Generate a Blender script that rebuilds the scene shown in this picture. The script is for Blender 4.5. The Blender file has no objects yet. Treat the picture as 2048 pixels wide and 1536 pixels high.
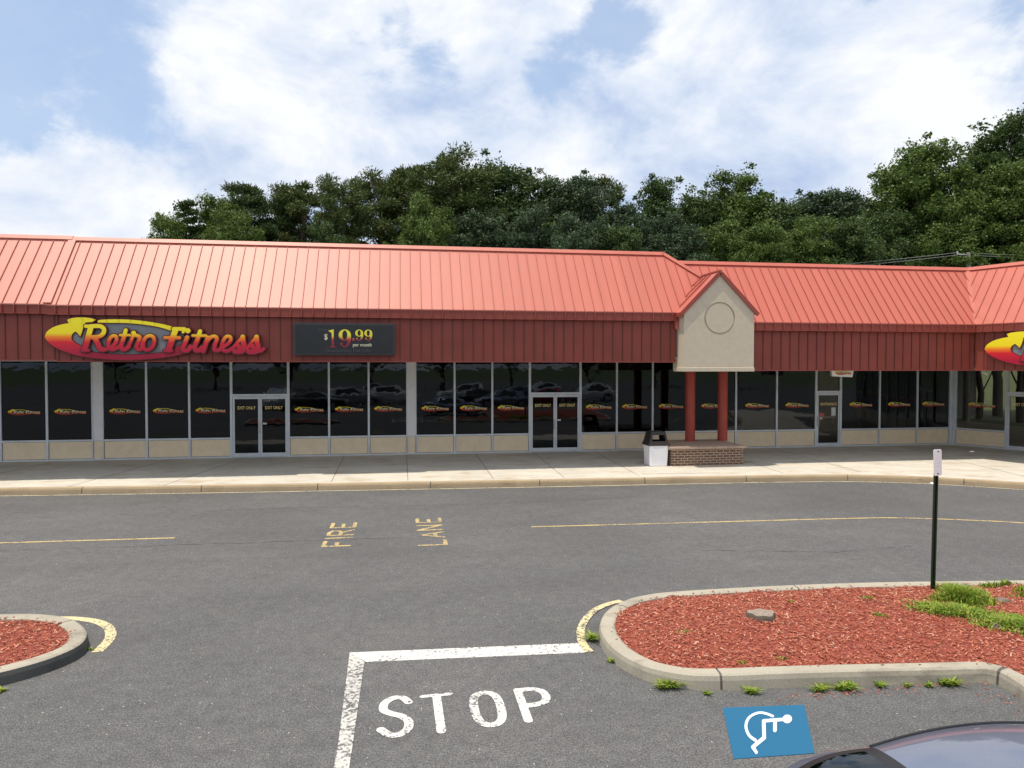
import bpy, bmesh, math, random
import numpy as np
from mathutils import Vector, Matrix
R = math.radians
random.seed(7)
SC = bpy.context.scene
COL = SC.collection

# ------------------------------------------------------------------ camera, sky, sun, exposure
cam = bpy.data.cameras.new('camera')
cam.sensor_width = 36; cam.lens = 24.98; cam.clip_start = .05; cam.clip_end = 5000
co = bpy.data.objects.new('camera', cam); COL.objects.link(co)
co.location = (0, 0, 3.25); co.rotation_euler = (R(90-1.35), 0, R(-8.8))
SC.camera = co
SC.view_settings.view_transform = 'Standard'; SC.view_settings.look = 'None'
SC.view_settings.exposure = 0.0; SC.view_settings.gamma = 1
SUN = Vector((-.21, -.10, 1)).normalized()      # towards the sun
sl = bpy.data.lights.new('sun', 'SUN'); sl.energy = 4.4; sl.angle = R(.55); sl.color = (1, .90, .75)
so = bpy.data.objects.new('sun', sl); COL.objects.link(so)
so.location = (-10, -5, 40); so.rotation_euler = SUN.to_track_quat('Z', 'Y').to_euler()

def build_world():
    w = bpy.data.worlds.new('World'); SC.world = w; w.use_nodes = True
    nt = w.node_tree; N = nt.nodes; L = nt.links; N.clear()
    out = N.new('ShaderNodeOutputWorld')
    sky = N.new('ShaderNodeTexSky'); sky.sky_type = 'NISHITA'; sky.sun_disc = False
    sky.sun_elevation = math.asin(SUN.z); sky.sun_rotation = math.atan2(SUN.x, SUN.y)
    sky.air_density = 1.0; sky.dust_density = 1.2; sky.ozone_density = 1.2
    tc = N.new('ShaderNodeTexCoord')
    def vm(op, a, b=None):
        n = N.new('ShaderNodeVectorMath'); n.operation = op; L.new(a, n.inputs[0])
        if b is not None:
            if isinstance(b, (tuple, Vector)): n.inputs[1].default_value = b
            else: L.new(b, n.inputs[1])
        return n
    def m(op, a, b=None, c=None, clamp=False):
        n = N.new('ShaderNodeMath'); n.operation = op; n.use_clamp = clamp
        for i, v in enumerate((a, b, c)):
            if v is None: continue
            if isinstance(v, (int, float)): n.inputs[i].default_value = v
            else: L.new(v, n.inputs[i])
        return n.outputs[0]
    d = vm('NORMALIZE', tc.outputs['Generated']).outputs[0]
    st = vm('MULTIPLY', d, (1, 1, 1.55)).outputs[0]
    def noise(scale, detail, rough, off, dist=0.0):
        n = N.new('ShaderNodeTexNoise'); n.inputs['Scale'].default_value = scale
        n.inputs['Detail'].default_value = detail; n.inputs['Roughness'].default_value = rough
        n.inputs['Distortion'].default_value = dist
        a = vm('ADD', st, off).outputs[0]; L.new(a, n.inputs['Vector']); return n.outputs[0]
    n1 = noise(3.1, 10, .58, (3.1, 1.7, .4), .25)
    n2 = noise(9.5, 10, .62, (7.7, 2.2, 5.4), .3)
    dens = m('SUBTRACT', m('ADD', m('MULTIPLY', n1, 1.5), m('MULTIPLY', n2, .95)), .41)      # about .72 in the middle
    def blob(az, el, size, amount):
        # az degrees right of the facade normal, el degrees up
        v = Vector((math.sin(R(az))*math.cos(R(el)), math.cos(R(az))*math.cos(R(el)), math.sin(R(el))))
        q = vm('DISTANCE', d, tuple(v)).outputs['Value']
        f = m('SUBTRACT', 1.0, m('DIVIDE', q, size), clamp=True)
        f = m('MULTIPLY', m('MULTIPLY', f, f), m('SUBTRACT', 3.0, m('MULTIPLY', f, 2.0)))
        return m('MULTIPLY', f, amount)
    for az, el, size, am in BLOBS: dens = m('ADD', dens, blob(az, el, size, am))
    cov = N.new('ShaderNodeMapRange'); cov.interpolation_type = 'SMOOTHSTEP'
    cov.inputs['From Min'].default_value = .56; cov.inputs['From Max'].default_value = .84
    L.new(dens, cov.inputs['Value']); cov.inputs['To Min'].default_value = .14
    # cloud brightness: thick white tops, lavender grey undersides
    n3 = noise(4.4, 8, .6, (1.3, 9.2, 2.6), .3)
    cr = N.new('ShaderNodeValToRGB'); L.new(n3, cr.inputs[0])
    cr.color_ramp.elements[0].position = .30; cr.color_ramp.elements[0].color = (.46, .58, .82, 1)
    e_ = cr.color_ramp.elements.new(.45); e_.color = (.72, .80, .94, 1)
    cr.color_ramp.elements[2].position = .58; cr.color_ramp.elements[2].color = (.97, .99, 1.02, 1)
    b1 = N.new('ShaderNodeBackground'); b1.inputs['Strength'].default_value = .13
    tint = N.new('ShaderNodeMix'); tint.data_type = 'RGBA'; tint.inputs[0].default_value = .5
    L.new(sky.outputs[0], tint.inputs[6]); tint.inputs[7].default_value = (4.6, 6.1, 8.6, 1)
    L.new(tint.outputs[2], b1.inputs['Color'])
    b2 = N.new('ShaderNodeBackground'); b2.inputs['Strength'].default_value = 1.02
    L.new(cr.outputs[0], b2.inputs['Color'])
    mix = N.new('ShaderNodeMixShader'); L.new(cov.outputs[0], mix.inputs[0])
    L.new(b1.outputs[0], mix.inputs[1]); L.new(b2.outputs[0], mix.inputs[2])
    L.new(mix.outputs[0], out.inputs['Surface'])
BLOBS = [(-26, 22, .17, -.30), (-18.5, 17, .11, -.42), (-27, 14, .10, -.12), (-21, 9.5, .15, .26), (-28, 9, .10, .10), (-25.5, 26, .05, .40), (-12, 21, .15, .46), (-7, 16, .10, .26), (-4.5, 13, .10, -.20),
         (2, 22, .10, -.10), (17.5, 25, .09, -.40), (12.5, 23, .07, -.32), (35, 26, .09, -.42), (30, 20, .28, .30), (16, 15, .12, -.10), (8, 16, .10, .16), (24, 12, .10, -.12)]
build_world()

# ------------------------------------------------------------------ materials
MATS = {}
def newmat(name):
    m = bpy.data.materials.new(name); m.use_nodes = True
    nt = m.node_tree; nt.nodes.clear()
    o = nt.nodes.new('ShaderNodeOutputMaterial'); p = nt.nodes.new('ShaderNodeBsdfPrincipled')
    nt.links.new(p.outputs[0], o.inputs[0]); MATS[name] = m
    return m, nt, p
def rgba(c): return (c[0], c[1], c[2], 1)
def node(nt, t, **kw):
    n = nt.nodes.new(t)
    for k, v in kw.items():
        if k in n.inputs.keys(): n.inputs[k].default_value = v
        else: setattr(n, k, v)
    return n
def pos(nt): return nt.nodes.new('ShaderNodeNewGeometry').outputs['Position']
def objc(nt): return nt.nodes.new('ShaderNodeTexCoord').outputs['Object']
def scaled(nt, v, s):
    n = node(nt, 'ShaderNodeMapping'); n.inputs['Scale'].default_value = s; nt.links.new(v, n.inputs[0]); return n.outputs[0]
def noise(nt, v, scale, detail=4, rough=.55):
    n = node(nt, 'ShaderNodeTexNoise'); n.inputs['Scale'].default_value = scale
    n.inputs['Detail'].default_value = detail; n.inputs['Roughness'].default_value = rough
    nt.links.new(v, n.inputs['Vector']); return n.outputs[0]
def ramp(nt, f, stops):
    n = node(nt, 'ShaderNodeValToRGB'); e = n.color_ramp.elements
    while len(e) < len(stops): e.new(.5)
    for i, (p_, c) in enumerate(stops): e[i].position = p_; e[i].color = rgba(c)
    nt.links.new(f, n.inputs[0]); return n.outputs[0]
def mix(nt, f, a, b, mode='MIX'):
    n = node(nt, 'ShaderNodeMix', data_type='RGBA', blend_type=mode)
    for i, v in ((0, f), (6, a), (7, b)):
        if isinstance(v, (int, float)): n.inputs[i].default_value = v
        elif isinstance(v, tuple): n.inputs[i].default_value = rgba(v)
        else: nt.links.new(v, n.inputs[i])
    return n.outputs[2]
def maprange(nt, v, a, b, c=0., d=1.):
    n = node(nt, 'ShaderNodeMapRange'); nt.links.new(v, n.inputs[0])
    for i, x in enumerate((a, b, c, d)): n.inputs[i+1].default_value = x
    return n.outputs[0]
def mth(nt, op, a, b):
    n = node(nt, 'ShaderNodeMath', operation=op)
    for i, v in enumerate((a, b)):
        if isinstance(v, (int, float)): n.inputs[i].default_value = v
        else: nt.links.new(v, n.inputs[i])
    return n.outputs[0]
def bump(nt, p, h, strength, dist=.01):
    n = node(nt, 'ShaderNodeBump'); n.inputs['Strength'].default_value = strength; n.inputs['Distance'].default_value = dist
    nt.links.new(h, n.inputs['Height']); nt.links.new(n.outputs[0], p.inputs['Normal'])
def plain(name, c, rough=.6, metal=0, var=.12, vs=3., bs=0, spec=.5):
    m, nt, p = newmat(name)
    v = pos(nt); n = noise(nt, v, vs, 5)
    a = tuple(x*(1-var) for x in c); b = tuple(x*(1+var) for x in c)
    nt.links.new(ramp(nt, n, [(.3, a), (.7, b)]), p.inputs['Base Color'])
    p.inputs['Roughness'].default_value = rough; p.inputs['Metallic'].default_value = metal
    p.inputs['Specular IOR Level'].default_value = spec
    if bs: bump(nt, p, noise(nt, v, 120, 3), bs, .004)
    return m

def asphalt_color(nt, v):
    big = noise(nt, v, .22, 5, .6); mid = noise(nt, v, 1.7, 4, .6); fine = noise(nt, v, 75, 2, .7)
    grain = noise(nt, v, 30, 3, .75)
    c = ramp(nt, big, [(.30, (.092, .094, .096)), (.5, (.111, .112, .115)), (.72, (.134, .134, .136))])
    c = mix(nt, maprange(nt, mid, .35, .7, 0, .35), c, (.080, .080, .083))
    c = mix(nt, 1.0, c, ramp(nt, fine, [(.33, (.22, .22, .22)), (.5, (.5, .5, .5)), (.68, (.86, .85, .83))]), 'OVERLAY')
    c = mix(nt, .45, c, ramp(nt, grain, [(.36, (.28, .28, .28)), (.5, (.5, .5, .5)), (.64, (.74, .73, .72))]), 'OVERLAY')
    blot = noise(nt, v, 7, 4, .75)
    c = mix(nt, .6, c, ramp(nt, blot, [(.34, (.38, .38, .385)), (.5, (.5, .5, .5)), (.66, (.62, .615, .61))]), 'OVERLAY')
    vo = node(nt, 'ShaderNodeTexVoronoi'); vo.inputs['Scale'].default_value = 17; nt.links.new(v, vo.inputs['Vector'])
    sep = node(nt, 'ShaderNodeSeparateColor'); nt.links.new(vo.outputs['Color'], sep.inputs[0])
    dot = maprange(nt, vo.outputs['Distance'], .14, .07)
    pick = maprange(nt, sep.outputs[0], .86, .9)
    c = mix(nt, mth(nt, 'MULTIPLY', mth(nt, 'MULTIPLY', dot, pick), .9), c, (.60, .58, .54))
    dark = maprange(nt, sep.outputs[1], .93, .95)
    dot2 = maprange(nt, vo.outputs['Distance'], .22, .12)
    return mix(nt, mth(nt, 'MULTIPLY', mth(nt, 'MULTIPLY', dot2, dark), .6), c, (.03, .028, .027)), fine
def m_asphalt():
    m, nt, p = newmat('asphalt'); v = pos(nt)
    c, f = asphalt_color(nt, v)
    # hairline cracks and worn tracks along the lane
    s = scaled(nt, v, (.09, .75, 1)); tr = noise(nt, s, 1.0, 3)
    c = mix(nt, maprange(nt, tr, .5, .72, 0, .22), c, (.060, .058, .060))
    nt.links.new(c, p.inputs['Base Color']); p.inputs['Roughness'].default_value = .88
    p.inputs['Specular IOR Level'].default_value = .3
    bump(nt, p, f, .55, .006)
m_asphalt()
def m_paint(name, col, lo, hi):
    m, nt, p = newmat(name); v = pos(nt)
    c, f = asphalt_color(nt, v)
    w1 = noise(nt, v, 26, 5, .72); w2 = noise(nt, v, 2.3, 3, .5)
    w = mth(nt, 'ADD', w1, mth(nt, 'MULTIPLY', mth(nt, 'SUBTRACT', w2, .5), .35))
    k = maprange(nt, w, lo, hi)
    d = mix(nt, noise(nt, v, 60, 3), tuple(x*.82 for x in col), col)
    nt.links.new(mix(nt, k, c, d), p.inputs['Base Color']); p.inputs['Roughness'].default_value = .75
    bump(nt, p, f, .3, .004)
m_paint('white_paint', (.66, .65, .62), .395, .46)
m_paint('worn_white_paint', (.56, .55, .52), .445, .53)
m_paint('yellow_paint', (.58, .44, .19), .43, .50)
m_paint('pale_yellow_paint', (.66, .56, .32), .43, .48)
m_paint('blue_paint', (.004, .118, .245), .12, .18)
m_paint('light_blue_paint', (.62, .76, .84), .12, .18)

def m_concrete(name, base, stain, amount, cracks=False):
    m, nt, p = newmat(name); v = pos(nt)
    n = noise(nt, v, 1.1, 6, .65); f = noise(nt, v, 60, 3, .6)
    c = ramp(nt, n, [(.3, tuple(x*.84 for x in base)), (.7, tuple(x*1.08 for x in base))])
    s = noise(nt, scaled(nt, v, (.8, 1.9, 2)), 1.2, 6, .7)
    c = mix(nt, maprange(nt, s, .53, .72, 0, amount), c, stain)
    c = mix(nt, .35, c, ramp(nt, f, [(.35, (.35, .35, .35)), (.65, (.62, .62, .62))]), 'OVERLAY')
    d = noise(nt, v, 14, 2, .5)
    c = mix(nt, maprange(nt, d, .70, .76, 0, .5), c, (.10, .09, .08))
    nt.links.new(c, p.inputs['Base Color']); p.inputs['Roughness'].default_value = .85
    p.inputs['Specular IOR Level'].default_value = .3
    bump(nt, p, f, .3, .004)
m_concrete('sidewalk_concrete', (.57, .54, .475), (.36, .22, .08), .7)
m_concrete('kerb_concrete', (.40, .31, .20), (.20, .13, .075), .65)
m_concrete('island_kerb_concrete', (.38, .35, .285), (.16, .14, .11), .75)
m_concrete('dark_concrete', (.075, .078, .075), (.04, .04, .038), .75)
m_concrete('joint', (.12, .11, .10), (.05, .045, .04), .5)

def m_metal_roof():
    m, nt, p = newmat('roof_metal'); v = pos(nt)
    g = node(nt, 'ShaderNodeSeparateXYZ'); nt.links.new(v, g.inputs[0])
    along = maprange(nt, g.outputs[0], -13, 10)
    base = mix(nt, along, (.54, .205, .158), (.47, .122, .086))         # paler, chalkier paint towards the left end
    pan = node(nt, 'ShaderNodeTexNoise'); pan.inputs['Scale'].default_value = .9; nt.links.new(scaled(nt, v, (3.2, .25, .25)), pan.inputs['Vector'])
    base = mix(nt, .30, base, ramp(nt, pan.outputs[0], [(.3, (.4, .4, .4)), (.7, (.6, .6, .6))]), 'OVERLAY')
    st = noise(nt, scaled(nt, v, (7, 1.2, 1.2)), 1.0, 6, .7)
    base = mix(nt, maprange(nt, st, .55, .8, 0, .25), base, (.40, .14, .11))
    nt.links.new(base, p.inputs['Base Color'])
    p.inputs['Roughness'].default_value = .48; p.inputs['Specular IOR Level'].default_value = .45
    bump(nt, p, noise(nt, scaled(nt, v, (1, .5, .5)), 2.2, 2), .12, .03)
m_metal_roof()
plain('trim_red', (.30, .06, .042), .5, var=.10, vs=2)
plain('seam_red', (.36, .085, .06), .5, var=.12)
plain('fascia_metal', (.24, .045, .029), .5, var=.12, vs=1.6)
plain('fascia_seam', (.13, .03, .026), .6)
plain('column_red', (.35, .05, .03), .45, var=.12, vs=6)
plain('stucco', (.60, .525, .40), .9, var=.05, vs=8, bs=.5)
plain('soffit', (.62, .61, .58), .8)
plain('aluminium', (.62, .67, .72), .42, metal=.25, var=.08)
plain('pilaster_panel', (.78, .78, .80), .6, var=.05)
plain('tan_panel', (.84, .70, .50), .7, var=.06, vs=5)
plain('dark_edge', (.02, .02, .022), .5)
plain('sealant', (.05, .055, .06), .6)
plain('interior_wall', (.60, .52, .38), .9)
plain('interior_floor', (.42, .36, .27), .8)
plain('membrane', (.30, .30, .30), .9)
plain('flashing_metal', (.50, .50, .48), .4, metal=.5)
plain('white_plastic', (.84, .84, .88), .45, var=.04)
plain('brown_plastic', (.022, .015, .012), .4)
plain('black_plastic', (.012, .012, .013), .4)
plain('green_steel', (.018, .035, .018), .45, metal=.2)
plain('sign_white', (.88, .88, .88), .5, var=.03)
plain('faded_red', (.82, .66, .66), .6)
plain('wood_pole', (.30, .27, .24), .9, var=.25, vs=9)
plain('wire_metal', (.28, .29, .28), .6)
plain('rubber', (.02, .02, .02), .8)
plain('rim_metal', (.5, .5, .52), .3, metal=.8)
plain('stone', (.17, .14, .11), .9, var=.25, vs=14, bs=.5)
plain('stump_wood', (.26, .21, .17), .95, var=.35, vs=30, bs=.6)
plain('bark', (.105, .082, .064), .95, var=.35, vs=7, bs=.4)
plain('pine_bark', (.22, .17, .135), .95, var=.35, vs=7, bs=.4)
plain('grey_plate', (.22, .235, .25), .45, var=.06)
plain('sign_outline', (.10, .012, .014), .35)
plain('sign_black', (.014, .016, .020), .25, var=.1)
plain('sign_frame', (.03, .032, .036), .35)
plain('yellow_vinyl', (.95, .74, .28), .5)
plain('cream_lettering', (.72, .66, .45), .5)
plain('ghost_lettering', (.045, .042, .048), .4)
plain('paper', (.62, .64, .66), .7)
plain('red_sticker', (.50, .12, .12), .6)
plain('litter_white', (.8, .8, .8), .8)
plain('seat_cloth', (.13, .13, .135), .9)
plain('soil', (.10, .075, .055), .95, var=.25, bs=.5)
plain('grass_ground', (.07, .10, .035), .95, var=.3, vs=.4)

def m_gradient():
    m, nt, p = newmat('sunset_gradient')
    g = node(nt, 'ShaderNodeSeparateXYZ'); nt.links.new(objc(nt), g.inputs[0])
    c = ramp(nt, maprange(nt, g.outputs[2], -.6, .6), [(.20, (.40, .003, .035)), (.42, (.66, .010, .025)), (.53, (.90, .22, .012)), (.62, (.92, .74, .01)), (.9, (.95, .82, .015))])
    nt.links.new(c, p.inputs['Base Color']); p.inputs['Roughness'].default_value = .38
    m, nt, p = newmat('price_gradient')
    g = node(nt, 'ShaderNodeSeparateXYZ'); nt.links.new(objc(nt), g.inputs[0])
    c = ramp(nt, maprange(nt, g.outputs[2], -.3, .3), [(.30, (.30, .01, .03)), (.48, (.40, .03, .04)), (.56, (.60, .28, .05)), (.66, (.78, .68, .04)), (.9, (.82, .74, .04))])
    nt.links.new(c, p.inputs['Base Color']); p.inputs['Roughness'].default_value = .45
    m, nt, p = newmat('decal_lettering')
    g = node(nt, 'ShaderNodeSeparateXYZ'); nt.links.new(objc(nt), g.inputs[0])
    c = ramp(nt, maprange(nt, g.outputs[2], -.10, .10), [(.22, (.65, .10, .05)), (.40, (.85, .50, .18)), (.54, (.9, .86, .55))])
    nt.links.new(c, p.inputs['Base Color']); p.inputs['Roughness'].default_value = .5
    m, nt, p = newmat('decal_gradient')
    g = node(nt, 'ShaderNodeSeparateXYZ'); nt.links.new(objc(nt), g.inputs[0])
    c = ramp(nt, maprange(nt, g.outputs[2], -.10, .10), [(.15, (.36, .008, .01)), (.34, (.65, .04, .01)), (.50, (.85, .40, .01)), (.62, (.88, .72, .02))])
    nt.links.new(c, p.inputs['Base Color']); p.inputs['Roughness'].default_value = .5
m_gradient()

def m_brick():
    m, nt, p = newmat('brick'); v = pos(nt)
    s = node(nt, 'ShaderNodeSeparateXYZ'); nt.links.new(v, s.inputs[0])
    c = node(nt, 'ShaderNodeCombineXYZ'); nt.links.new(mth(nt, 'ADD', s.outputs[0], s.outputs[1]), c.inputs[0]); nt.links.new(s.outputs[2], c.inputs[1])
    b = node(nt, 'ShaderNodeTexBrick'); nt.links.new(c.outputs[0], b.inputs['Vector'])
    b.inputs['Scale'].default_value = 1; b.inputs['Brick Width'].default_value = .215; b.inputs['Row Height'].default_value = .080
    b.inputs['Mortar Size'].default_value = .0095; b.inputs['Mortar Smooth'].default_value = .3
    b.inputs['Color1'].default_value = (.165, .098, .07, 1); b.inputs['Color2'].default_value = (.10, .062, .048, 1)
    b.inputs['Mortar'].default_value = (.50, .38, .27, 1)
    eff = noise(nt, v, 2.2, 4)
    col = mix(nt, maprange(nt, eff, .5, .72, 0, .5), b.outputs['Color'], (.26, .17, .11))
    nt.links.new(col, p.inputs['Base Color']); p.inputs['Roughness'].default_value = .9
    bump(nt, p, b.outputs['Fac'], -.5, .006)
m_brick()
plain('brick_cap', (.38, .28, .215), .85, var=.2, vs=9, bs=.4)

def m_glass():
    # tinted storefront glass: a little of the room behind, a mirror-like outer face with slight waves
    for name, tint, keep in (('tinted_glass', (.035, .04, .045), .35), ('clear_glass', (.46, .43, .36), 1.0)):
        m = bpy.data.materials.new(name); m.use_nodes = True; MATS[name] = m
        nt = m.node_tree; nt.nodes.clear(); o = nt.nodes.new('ShaderNodeOutputMaterial')
        t = node(nt, 'ShaderNodeBsdfTransparent'); t.inputs[0].default_value = rgba(tint)
        g = node(nt, 'ShaderNodeBsdfGlossy'); g.inputs['Roughness'].default_value = .015; g.inputs[0].default_value = (.85, .92, 1, 1)
        fr = node(nt, 'ShaderNodeFresnel'); fr.inputs['IOR'].default_value = 1.5
        v = pos(nt)
        b = node(nt, 'ShaderNodeBump'); b.inputs['Strength'].default_value = .10; b.inputs['Distance'].default_value = .02
        nt.links.new(noise(nt, v, 1.6, 2), b.inputs['Height']); nt.links.new(b.outputs[0], g.inputs['Normal'])
        x = node(nt, 'ShaderNodeMixShader'); nt.links.new(fr.outputs[0], x.inputs[0])
        nt.links.new(t.outputs[0], x.inputs[1]); nt.links.new(g.outputs[0], x.inputs[2]); nt.links.new(x.outputs[0], o.inputs[0])
    m, nt, p = newmat('car_glass'); p.inputs['Base Color'].default_value = (.02, .03, .03, 1)
    p.inputs['Roughness'].default_value = .03; p.inputs['Specular IOR Level'].default_value = .7
    p.inputs['Transmission Weight'].default_value = .0
    m = bpy.data.materials.new('rear_glass'); m.use_nodes = True; MATS['rear_glass'] = m
    nt = m.node_tree; nt.nodes.clear(); o = nt.nodes.new('ShaderNodeOutputMaterial')
    t = node(nt, 'ShaderNodeBsdfTransparent'); t.inputs[0].default_value = (.50, .62, .58, 1)
    g = node(nt, 'ShaderNodeBsdfGlossy'); g.inputs['Roughness'].default_value = .02; g.inputs[0].default_value = (.9, .97, 1, 1)
    fr = node(nt, 'ShaderNodeFresnel'); fr.inputs['IOR'].default_value = 1.6
    x = node(nt, 'ShaderNodeMixShader'); nt.links.new(fr.outputs[0], x.inputs[0])
    nt.links.new(t.outputs[0], x.inputs[1]); nt.links.new(g.outputs[0], x.inputs[2]); nt.links.new(x.outputs[0], o.inputs[0])
m_glass()
def m_car(name, c, metal=.6):
    m, nt, p = newmat(name); v = objc(nt)
    fl = noise(nt, v, 400, 2)
    nt.links.new(mix(nt, maprange(nt, fl, .3, .7), tuple(x*.8 for x in c), tuple(x*1.2 for x in c)), p.inputs['Base Color'])
    p.inputs['Metallic'].default_value = metal; p.inputs['Roughness'].default_value = .38
    p.inputs['Coat Weight'].default_value = 1; p.inputs['Coat Roughness'].default_value = .03
m_car('car_paint_grey', (.25, .285, .37), .8); m_car('car_paint_white', (.75, .75, .75), 0); m_car('car_paint_black', (.02, .02, .022), .2)
m_car('car_paint_silver', (.45, .46, .48)); m_car('car_paint_red', (.35, .02, .02), .2); m_car('car_paint_blue', (.04, .08, .2), .4)

def m_island(name, stops, rough=.8, trans=0., spec=.3):
    m, nt, p = newmat(name)
    g = nt.nodes.new('ShaderNodeNewGeometry')
    c = ramp(nt, g.outputs['Random Per Island'], stops)
    nt.links.new(c, p.inputs['Base Color']); p.inputs['Roughness'].default_value = rough
    p.inputs['Specular IOR Level'].default_value = spec
    if trans:
        o = [n for n in nt.nodes if n.type == 'OUTPUT_MATERIAL'][0]
        t = node(nt, 'ShaderNodeBsdfTranslucent'); nt.links.new(c, t.inputs[0])
        x = node(nt, 'ShaderNodeMixShader'); x.inputs[0].default_value = trans
        nt.links.new(p.outputs[0], x.inputs[1]); nt.links.new(t.outputs[0], x.inputs[2]); nt.links.new(x.outputs[0], o.inputs[0])
m_island('mulch_chip', [(0, (.17, .040, .020)), (.3, (.34, .088, .050)), (.6, (.48, .150, .088)), (.9, (.60, .25, .165)), (1, (.68, .45, .34))], .8)
m_island('leaf_green', [(0, (.026, .052, .014)), (.5, (.055, .100, .025)), (1, (.105, .160, .042))], .55, .22)
m_island('leaf_bright', [(0, (.045, .082, .014)), (.5, (.085, .145, .026)), (1, (.145, .205, .045))], .55, .25)
m_island('leaf_blue_green', [(0, (.026, .052, .024)), (.5, (.052, .092, .040)), (1, (.095, .140, .066))], .55, .2)
m_island('needle_olive', [(0, (.040, .065, .016)), (.5, (.078, .115, .030)), (.90, (.115, .15, .04)), (1, (.17, .13, .05))], .6, .15)
m_island('needle_green', [(0, (.028, .054, .016)), (.5, (.055, .095, .026)), (1, (.09, .13, .038))], .6, .15)
m_island('weed_leaf', [(0, (.09, .17, .02)), (.5, (.21, .32, .03)), (.85, (.33, .42, .055)), (1, (.50, .42, .13))], .6, .3)
m_island('litter_mix', [(0, (.35, .2, .1)), (.5, (.5, .45, .4)), (1, (.8, .8, .8))], .8)
m, nt, p = newmat('mulch_ground'); v = pos(nt)
nt.links.new(ramp(nt, noise(nt, v, 55, 4, .7), [(.3, (.10, .022, .014)), (.5, (.24, .05, .03)), (.72, (.40, .10, .065))]), p.inputs['Base Color'])
p.inputs['Roughness'].default_value = .9; bump(nt, p, noise(nt, v, 45, 3), .8, .02)

# ------------------------------------------------------------------ mesh helpers
class MB:
    def __init__(s): s.v = []; s.f = []; s.m = []
    def add(s, vs, fs, mi=0):
        o = len(s.v); s.v += [tuple(v) for v in vs]; s.f += [tuple(i+o for i in f) for f in fs]; s.m += [mi]*len(fs)
    def box(s, x0, x1, y0, y1, z0, z1, fr=None, mi=0):
        vs = [(x, y, z) for z in (z0, z1) for y in (y0, y1) for x in (x0, x1)]
        if fr: vs = [fr(*v) for v in vs]
        s.add(vs, [(0, 2, 3, 1), (4, 5, 7, 6), (0, 1, 5, 4), (2, 6, 7, 3), (0, 4, 6, 2), (1, 3, 7, 5)], mi)
    def bar(s, a, b, w, h, up=(0, 0, 1), mi=0, lift=0.):
        a = Vector(a); b = Vector(b); d = (b-a).normalized(); side = d.cross(Vector(up)).normalized()*w/2; u = side.cross(d).normalized()
        vs = []
        for q in (a, b):
            for sx, uz in ((-1, lift), (1, lift), (1, lift+h), (-1, lift+h)): vs.append(q+side*sx+u*uz)
        s.add(vs, [(0, 1, 2, 3), (7, 6, 5, 4), (0, 4, 5, 1), (1, 5, 6, 2), (2, 6, 7, 3), (3, 7, 4, 0)], mi)
    def tube(s, pts, rs, n=10, cap=True, mi=0):
        pts = [Vector(p) for p in pts]; o = len(s.v); fs = []
        if not isinstance(rs, (list, tuple)): rs = [rs]*len(pts)
        for i, p_ in enumerate(pts):
            d = (pts[min(i+1, len(pts)-1)]-pts[max(i-1, 0)]).normalized()
            a = d.cross(Vector((.13, .97, .05)) if abs(d.y) < .9 else Vector((1, 0, 0))).normalized(); b = d.cross(a)
            for k in range(n):
                t = 2*math.pi*k/n; s.v.append(tuple(p_+(a*math.cos(t)+b*math.sin(t))*rs[i]))
        for i in range(len(pts)-1):
            for k in range(n):
                fs.append((o+i*n+k, o+i*n+(k+1) % n, o+(i+1)*n+(k+1) % n, o+(i+1)*n+k))
        if cap: fs.append(tuple(o+k for k in range(n))[::-1]); fs.append(tuple(o+(len(pts)-1)*n+k for k in range(n)))
        s.f += fs; s.m += [mi]*len(fs)
    def slab(s, poly, z0, z1, mi=0, side_mi=None):
        n = len(poly); vs = [(x, y, z0) for x, y in poly]+[(x, y, z1) for x, y in poly]
        s.add(vs, [tuple(range(n, 2*n))], mi)
        s.add(vs, [tuple(range(n))[::-1]]+[(i, (i+1) % n, n+(i+1) % n, n+i) for i in range(n)], mi if side_mi is None else side_mi)
    def grid(s, rows, mi=0):
        n = len(rows[0]); o = len(s.v)
        for r in rows: s.v += [tuple(p) for p in r]
        for i in range(len(rows)-1):
            for k in range(n-1):
                s.f.append((o+i*n+k, o+i*n+k+1, o+(i+1)*n+k+1, o+(i+1)*n+k)); s.m.append(mi)
    def build(s, name, mats, parent=None, smooth=False, bevel=0, fix=True, **props):
        me = bpy.data.meshes.new(name)
        vs = [Vector(v) for v in s.v]; org = Vector((0, 0, 0))
        if parent is None and not props.pop('local', False):
            xs = [v.x for v in vs]; ys = [v.y for v in vs]
            org = Vector(((min(xs)+max(xs))/2, (min(ys)+max(ys))/2, min(v.z for v in vs)))
        elif parent is not None and not parent.get('_local'):
            r = parent
            while r.parent: r = r.parent
            org = r.location.copy()
        me.from_pydata([v-org for v in vs], [], s.f)
        for m_ in (mats if isinstance(mats, (list, tuple)) else [mats]): me.materials.append(MATS[m_])
        for i, p_ in enumerate(me.polygons): p_.material_index = s.m[i]; p_.use_smooth = smooth
        me.update()
        if fix:
            bm = bmesh.new(); bm.from_mesh(me); bmesh.ops.recalc_face_normals(bm, faces=bm.faces); bm.to_mesh(me); bm.free()
        o = bpy.data.objects.new(name, me); COL.objects.link(o)
        if parent is None: o.location = org
        else:
            o.parent = parent
            if parent.get('_local'): o['_local'] = 1
        if bevel:
            b = o.modifiers.new('edge', 'BEVEL'); b.width = bevel; b.segments = 2; b.limit_method = 'ANGLE'
        tag(o, **props)
        return o
def tag(o, label=None, category=None, group=None, kind=None):
    for k, v in (('label', label), ('category', category), ('group', group), ('kind', kind)):
        if v: o[k] = v
    return o
def thing(name, loc, label, category, group=None, rz=0, local=False):
    o = bpy.data.objects.new(name, None); COL.objects.link(o); o.location = loc; o.rotation_euler.z = rz
    o.empty_display_size = .3
    if local: o['_local'] = 1
    return tag(o, label, category, group)
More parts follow.
